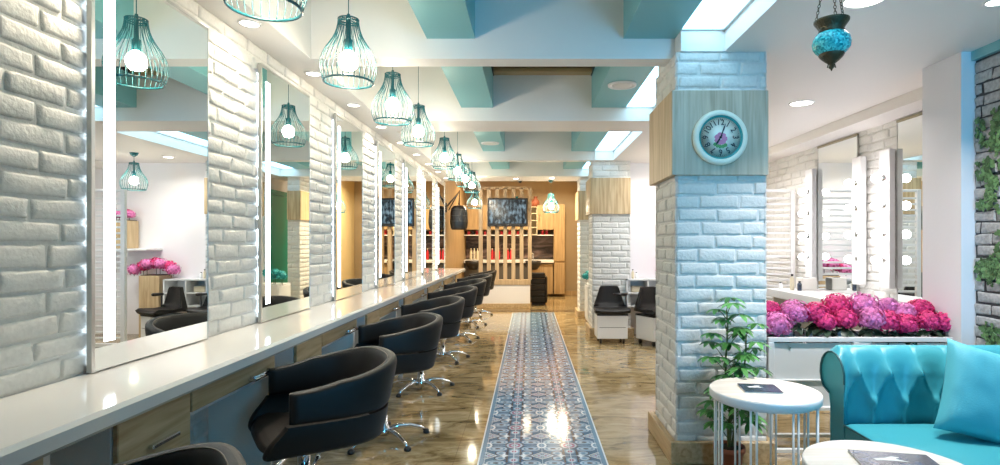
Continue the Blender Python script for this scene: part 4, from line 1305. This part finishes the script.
# ------------------------------------------------------------------ far white wall: shelves, flower stands, white box seats
t = thing('wall_shelf_unit', 'white open cubby shelf unit hung on the far white wall right of the middle pillar', 'shelf', (1.65, 7.85, .42))
m = MB(); x0, x1, y0, y1 = 1.34, 1.95, 7.72, 8.018
for z in (.42, .60, .785): m.box(x0, x1, y0, y1, z, z + .018)
for x in (x0, 1.63, x1 - .018): m.box(x, x + .018, y0, y1, .42, .803)
m.box(x0, x1, y1 - .008, y1, .42, .80); m.build('shelf_body', 'white_lac', t)
for i, (x, h, mt, lb) in enumerate([(1.45, .13, 'cream_bottle', 'clear pump bottle on top of the white cubby shelves'), (1.50, .09, 'white_lac', 'short white bottle on top of the white cubby shelves')]):
    t = thing('bottle', lb, 'bottle', (x, 7.85, .803), 'bottles on the cubby shelves')
    m = MB(); m.lathe([(.018, 0), (.02, .01), (.02, h * .7), (.008, h * .8), (.008, h * .9)], (x, 7.85, .803), 14); m.build('bottle_body', mt, t)
    m = MB(); m.lathe([(.010, h * .9), (.010, h), (.001, h)], (x, 7.85, .803), 10); m.build('cap', 'black_plastic', t)
t = thing('storage_basket', 'cream basket inside the white cubby shelves', 'basket', (1.50, 7.86, .618)); 
m = MB(); m.box(1.42, 1.58, 7.80, 7.93, .618, .70, .012); m.build('basket_body', 'cream_bottle', t)
for (x0, x1, zt, lb, zb) in ((1.99, 2.27, .86, 'tall oak flower stand beside the white cubby shelves', 0.0), (2.46, 2.72, 1.62, 'oak planter box on the upper wall shelf', 1.225)):
    t = thing('flower_stand', lb, 'flower stand', ((x0 + x1) / 2, 7.84, zb))
    m = MB(); m.box(x0, x1, 7.70, 7.98, zb, zt - .01, .004); m.build('box_body', 'oak', t)
    m = MB(); m.box(x0 + .015, x1 - .015, 7.715, 7.965, zt - .01, zt); m.build('soil', 'soil', t)
rg2 = random.Random(5)
for i in range(7):
    hydrangea(ordn[i] + ' pink hydrangea head from the left in the bunch on the tall oak stand', (1.86 + .09 * i, 7.80 + .06 * (i % 2), .93 + .09 * math.sin(PI * i / 6)), .095, 'magenta' if i % 2 else 'pink', 'pink flowers on the tall oak stand', rg2, False, 60, .86, .016)
for i in range(4):
    hydrangea(ordn[i] + ' pink hydrangea head from the left on the upper wall shelf', (2.48 + .07 * i, 7.82 + .03 * (i % 2), 1.70 + .02 * (i % 2)), .07, 'magenta' if i % 2 else 'pink', 'pink flowers on the upper wall shelf', rg2, False, 60, 1.62, .016)
m = MB(); m.box(2.15, 2.85, 7.70, 8.018, 1.20, 1.222); o = m.build('wall_shelf', 'white_lac'); tag(o, 'white shelf board on the far white wall carrying the upper oak planter', 'shelf')

def box_seat(label, x, y, rz):
    t = thing('pedicure_seat', label, 'seat', (x, y, 0), 'black seats on white rolling boxes')
    m = MB(); m.box(-.195, .195, -.17, .17, .065, .365, .006); m.build('white_box', 'white_lac', t, world=False)
    m = MB(); m.box(-.20, .20, -.175, .175, .365, .385, .004); m.box(-.17, .17, -.172, -.168, .21, .215); m.build('box_lid', 'black_plastic', t, world=False)
    for sx in (-1, 1):
        for sy in (-1, 1):
            m = MB(); m.lathe([(.006, -.012), (.03, -.012), (.03, .012), (.006, .012)], (sx * .15, sy * .13, .03), 14, 'x'); m.tube([(sx * .15, sy * .13, .03), (sx * .15, sy * .13 + .0, .068)], .008, 6); m.build('caster', 'black_plastic', t, world=False)
    def f(u, v):
        w = 2 * u - 1
        path = [(-.20, .385, 1.0), (-.22, .42, 1.0), (-.18, .445, 1.0), (0, .43, 1.0), (.11, .44, .95), (.15, .50, .84), (.165, .60, .68), (.175, .69, .60), (.18, .725, .50), (.195, .72, .45), (.2, .60, .60), (.2, .40, .92)]
        g = v * (len(path) - 1); i = min(int(g), len(path) - 2); q = g - i
        a, b = path[i], path[i + 1]
        yy, zz, ww = [a[k] * (1 - q) + b[k] * q for k in range(3)]
        return (w * .225 * ww, yy - .04 * (abs(w) ** 3) * (1 if .46 < zz < .72 and v < .72 else 0), zz + .02 * abs(w) ** 3 * (1 if zz < .46 else 0))
    m = MB(); m.grid(f, 18, 44)
    for e in (0, 1): m.add([f(e, j / 44) for j in range(45)], [tuple(range(45))])
    m.build('seat', 'black_leather', t, world=False)
    m = MB(); m.tube([(.22, .10, .30), (.22, .10, .60)], .011, 8); m.tube([(.22, .06, .19), (.22, .06, .44)], .016, 8); m.tube([(.23, .12, .62), (.20, -.02, .625), (.02, -.12, .64)], [.018, .022, .012], 8); m.build('armrest', 'black_plastic', t, world=False)
    t.rotation_euler = (0, 0, rz)
    return t
bs = box_seat('black padded seat on a white rolling box before the middle pillar', 1.075, 7.40, 0)
dup(bs, (1.64, 7.25, 0), .5, 'black padded seat on a white rolling box, partly hidden by the near pillar')

# green door and small cabinet behind the middle pillar
dr = MB(); dr.box(1.40, 1.45, 9.72, 10.62, 0, 2.15, .01); d = struct(dr, 'door_1', 'green_door')
m = MB(); m.box(1.385, 1.402, 9.65, 9.73, 0, 2.23); m.box(1.385, 1.402, 10.60, 10.68, 0, 2.23); m.box(1.385, 1.402, 9.73, 10.60, 2.15, 2.23); m.build('door_frame', 'green_door', d)
t = thing('low_cabinet', 'low white cabinet behind the middle pillar under turquoise flowers', 'cabinet', (1.15, 9.2, 0))
m = MB(); m.box(.95, 1.40, 9.0, 9.5, 0.02, .63, .004); m.build('body', 'white_lac', t); m = MB(); m.box(.94, .95, 9.02, 9.48, .06, .60, .002); m.build('door', 'white_lac', t)
rg3 = random.Random(8)
for i in range(6):
    hydrangea(ordn[i] + ' turquoise flower head from the left on the low white cabinet', (.93 + .06 * i, 9.15 + .08 * (i % 2), .76 + .03 * (i % 3)), .07, 'turq_petal', 'turquoise flowers on the low cabinet', rg3, False, 60, .63, .015)

# ------------------------------------------------------------------ back area
# divider with slats
t = thing('slatted_divider', 'wooden divider of upright slats on a white half wall at the far end', 'divider', (-.45, 11.15, 0))
DX0, DX1, DY = -1.15, 0.02, 11.15
m = MB(); m.box(DX0, DX1, DY, DY + .12, .10, .47); m.build('half_wall', 'wall', t)
m = MB(); m.box(DX0, DX1 + .005, DY - .012, DY + .13, 0, .10, .004); m.build('kick_board', 'oak_h', t)
m = MB(); m.box(DX0, DX1 + .01, DY - .02, DY + .14, .47, .57, .004); m.build('ledge', 'slat_wood', t)
for i in range(7):
    x = -1.0 + .163 * i
    m = MB(); m.box(x, x + .075, DY, DY + .09, .57, 2.40, .003); m.build('slat', 'slat_wood', t)
m = MB(); m.box(-1.0, DX1, DY, DY + .09, 2.37, 2.42, .003); m.build('top_rail', 'slat_wood', t)
# television
t = thing('television', 'black flat television mounted high on the slatted divider', 'television', (-.43, 11.05, 1.6))
m = MB(); m.box(-.815, -.025, 11.06, 11.11, 1.625, 2.185, .008); m.build('tv_case', 'black_plastic', t)
m = MB(); m.box(-.78, -.06, 11.055, 11.062, 1.685, 2.15); s = m.build('screen', 'tv', t)
m = MB(); m.box(-.44, -.40, 11.054, 11.06, 1.650, 1.660); m.build('badge', 'chrome', t)
m = MB(); m.box(-.55, -.3, 11.11, 11.15, 1.8, 2.0); m.build('wall_bracket', 'black_plastic', t)
# hood dryer on an arm
t = thing('hood_dryer', 'black hooded hair dryer on a wall arm at the end of the mirrors', 'hair dryer', (XL, 10.7, 2.1))
m = MB()
hx, hy, hz = -1.335, 10.72, 1.55
def hood(u, v):
    a = 2 * PI * u
    pr = [(.02, .47), (.10, .455), (.145, .41), (.16, .33), (.165, .24), (.17, .14), (.155, .04), (.13, .0), (.11, .02)]
    f = v * (len(pr) - 1); i = min(int(f), len(pr) - 2); q = f - i
    r, h = pr[i][0] * (1 - q) + pr[i + 1][0] * q, pr[i][1] * (1 - q) + pr[i + 1][1] * q
    c, s = math.cos(a), math.sin(a)
    return (hx + r * (abs(c) ** .75) * (1 if c > 0 else -1), hy + r * .9 * (abs(s) ** .75) * (1 if s > 0 else -1), hz + h)
m.grid(hood, 36, 30); m.build('hood', 'black_plastic', t)
m = MB()
for z in (.12, .2, .3): m.tube([(lambda p: (p[0] * 1.0, p[1], p[2]))(hood(i / 36, (1 - z / .47) * .8)) for i in range(36)], .004, 6, closed=True)
m.build('vent_ring', 'dark_grey', t)
m = MB(); m.tube([(hx, hy, hz + .45), (hx + .01, hy, 2.28), (XL + .02, hy - .1, 1.98)], .016, 8); m.tube([(hx + .015, hy, 2.3), (XL + .05, hy - .04, 1.92)], .010, 8); m.build('arm', 'black_plastic', t)
m = MB(); m.box(XL, XL + .03, 10.56, 10.68, 1.88, 2.06, .006); m.build('wall_mount', 'black_plastic', t)

# back cupboards: origin values in metres at y = 13.6
YC = 13.6
def cupboard(label, x0, x1, z0, z1, mat_='honey', handle_side=None, y=YC, depth=.45, split=None):
    t = thing('cupboard', label, 'cupboard', ((x0 + x1) / 2, y + depth / 2, z0))
    m = MB(); m.box(x0, x1, y + .02, y + depth, z0, z1); m.build('carcass', mat_, t)
    segs = split or [(z0, z1)]
    for a, b in segs:
        m = MB(); m.box(x0 + .004, x1 - .004, y, y + .018, a + .004, b - .004, .003); d = m.build('door', mat_, t)
        if handle_side is not None:
            hx_ = x0 + .05 if handle_side < 0 else x1 - .05
            m = MB(); m.tube([(hx_, y - .02, (a + b) / 2 - .08), (hx_, y - .02, (a + b) / 2 + .08)], .007, 8); m.box(hx_ - .006, hx_ + .006, y - .02, y, (a + b) / 2 - .075, (a + b) / 2 - .06); m.box(hx_ - .006, hx_ + .006, y - .02, y, (a + b) / 2 + .06, (a + b) / 2 + .075); m.build('handle', 'chrome', d)
    return t
cupboard('tall honey wood cupboard at the right end of the back wall', .60, .87, .06, 2.24, 'honey', None, split=[(.06, .82), (.86, 2.24)])
cupboard('honey wood wall cupboard right of the television', .20, .60, 1.62, 2.22, 'honey', -1)
cupboard('honey wood wall cupboard behind the slatted divider', -.75, -.02, 1.62, 2.22, 'honey', 1)
cupboard('honey wood wall cupboard left of the television', -1.57, -.78, 1.62, 2.22, 'honey', 1)
cupboard('low honey wood cupboard under the back basin counter', .02, .58, .06, .80, 'honey', None)
cupboard('dark low cupboard under the back counter behind the divider', -1.57, 0.0, .06, .80, 'dark_grey', None)
m = MB(); m.box(-1.575, .6, YC - .05, YB - .05, .82, .89, .006); o = m.build('basin_counter', 'white_lac'); tag(o, 'white basin counter along the back wall behind the divider', 'counter')
m = MB(); m.box(-1.57, .6, YB - .09, YB - .06, .92, 1.50); o = m.build('backsplash', 'splash'); tag(o, 'dark pebble photo panel behind the back counter', 'backsplash')
t = thing('cubby_rack', 'narrow white cubby rack between the television and the wall cupboard', 'shelf', (.1, 13.7, 1.5))
m = MB(); m.box(.04, .055, YC, YC + .3, 1.5, 2.18); m.box(.185, .2, YC, YC + .3, 1.5, 2.18)
for z in (1.5, 1.67, 1.84, 2.01, 2.165): m.box(.055, .185, YC, YC + .3, z, z + .015)
m.box(.055, .185, YC + .28, YC + .3, 1.5, 2.18); m.build('rack_body', 'cream_bottle', t)
m = MB(); m.box(-1.57, .6, YC + .05, YC + .35, 1.48, 1.50); o = m.build('product_shelf', 'white_lac'); tag(o, 'long thin shelf of product boxes under the back wall cupboards', 'shelf')
rb = random.Random(3)
cnt = {}
for i in range(20):
    x = -1.5 + .1 * i
    if -.0 < x < .18: continue
    h = rb.uniform(.08, .115); mt = rb.choice(['red_bottle', 'red_bottle', 'cream_bottle', 'ink'])
    m = MB(); m.box(x, x + .06, YC + .1, YC + .16, 1.5, 1.5 + h, .004); o = m.build('product_box', mt)
    cnt[mt] = cnt.get(mt, 0) + 1; tag(o, '%s %s product box from the left on the long back shelf' % (ordn[cnt[mt] - 1], {'red_bottle': 'red', 'cream_bottle': 'cream', 'ink': 'black'}[mt]), 'box', '%s product boxes on the back shelf' % {'red_bottle': 'red', 'cream_bottle': 'cream', 'ink': 'black'}[mt])
for i, x in enumerate([-1.42, -1.34, -1.26, -.98, -.90, -.82, -.74, -.6, -.52, -.44]):
    mt = 'cream_bottle' if i < 3 else 'red_bottle'
    t = thing('bottle', ordn[i if i < 3 else i - 3] + (' cream' if i < 3 else ' red') + ' bottle from the left on the back basin counter', 'bottle', (x, 13.75, .89), ('cream' if i < 3 else 'red') + ' bottles on the back basin counter')
    m = MB(); m.lathe([(.028, 0), (.03, .02), (.03, .19), (.012, .23), (.012, .25)], (x, 13.75, .89), 12); m.build('bottle_body', mt, t)
    m = MB(); m.lathe([(.015, .25), (.015, .28), (.001, .28)], (x, 13.75, .89), 10); m.build('cap', 'cream_bottle', t)
for x, lb in ((-1.33, 'black wash bowl at the left end of the back counter'), (.10, 'black wash bowl on the back counter right of the divider')):
    t = thing('wash_basin', lb, 'basin', (x, 13.3, .7))
    m = MB(); m.lathe([(.03, -.02), (.12, 0), (.19, .10), (.215, .20), (.20, .20), (.17, .11), (.10, .03), (.001, .02)], (x, 13.33, .68), 24, sx=.9); m.build('bowl', 'black_plastic', t)
    m = MB(); m.tube([(x + .0, 13.56, .86), (x, 13.56, 1.04), (x - .02, 13.50, 1.08), (x - .03, 13.42, 1.03)], .012, 8); m.build('tap', 'chrome', t)
# black wash chair right of the divider
t = thing('wash_chair', 'black ribbed wash chair standing at the right end of the slatted divider', 'chair', (.2, 11.9, 0))
m = MB(); m.box(.03, .37, 11.75, 12.35, .05, .42, .02); m.build('seat', 'black_leather', t)
m = MB()
for i in range(5): m.box(.035, .34, 11.72 - .0 + .01 * i, 11.80 + .01 * i, .06 + .125 * i, .18 + .125 * i, .02)
m.build('backrest', 'black_leather', t)
m = MB(); m.box(.33, .385, 11.74, 12.3, .05, .60, .02); m.build('armrest', 'black_leather', t)
m = MB(); m.box(.06, .34, 11.8, 12.3, 0, .05); m.build('base', 'black_plastic', t)
# vases on the cupboards
for x, h, mt, lb in ((.16, .26, 'terracotta', 'round terracotta jug on top of the back wall cupboard'), (.05, .2, 'terracotta', 'smaller terracotta jug on top of the back cubby rack'), (.68, .09, 'ink', 'small dark ornament on top of the tall cupboard'), (-.30, .22, 'teal_metal', 'dark teal vase above the television')):
    z = 2.22 if x > .18 or x < 0 else 2.18
    z = 2.24 if x > .6 else z
    t = thing('vase', lb, 'vase', (x, 13.75, z))
    m = MB(); m.lathe([(h * .2, 0), (h * .38, h * .3), (h * .36, h * .55), (h * .15, h * .8), (h * .14, h * .92)], (x, 13.75, z), 20); m.build('vase_body', mt, t)
    m = MB(); m.tube([(x + h * .17 * math.cos(2 * PI * i / 20), 13.75 + h * .17 * math.sin(2 * PI * i / 20), z + h * .95) for i in range(20)], h * .04, 6, closed=True); m.build('lip', mt, t)
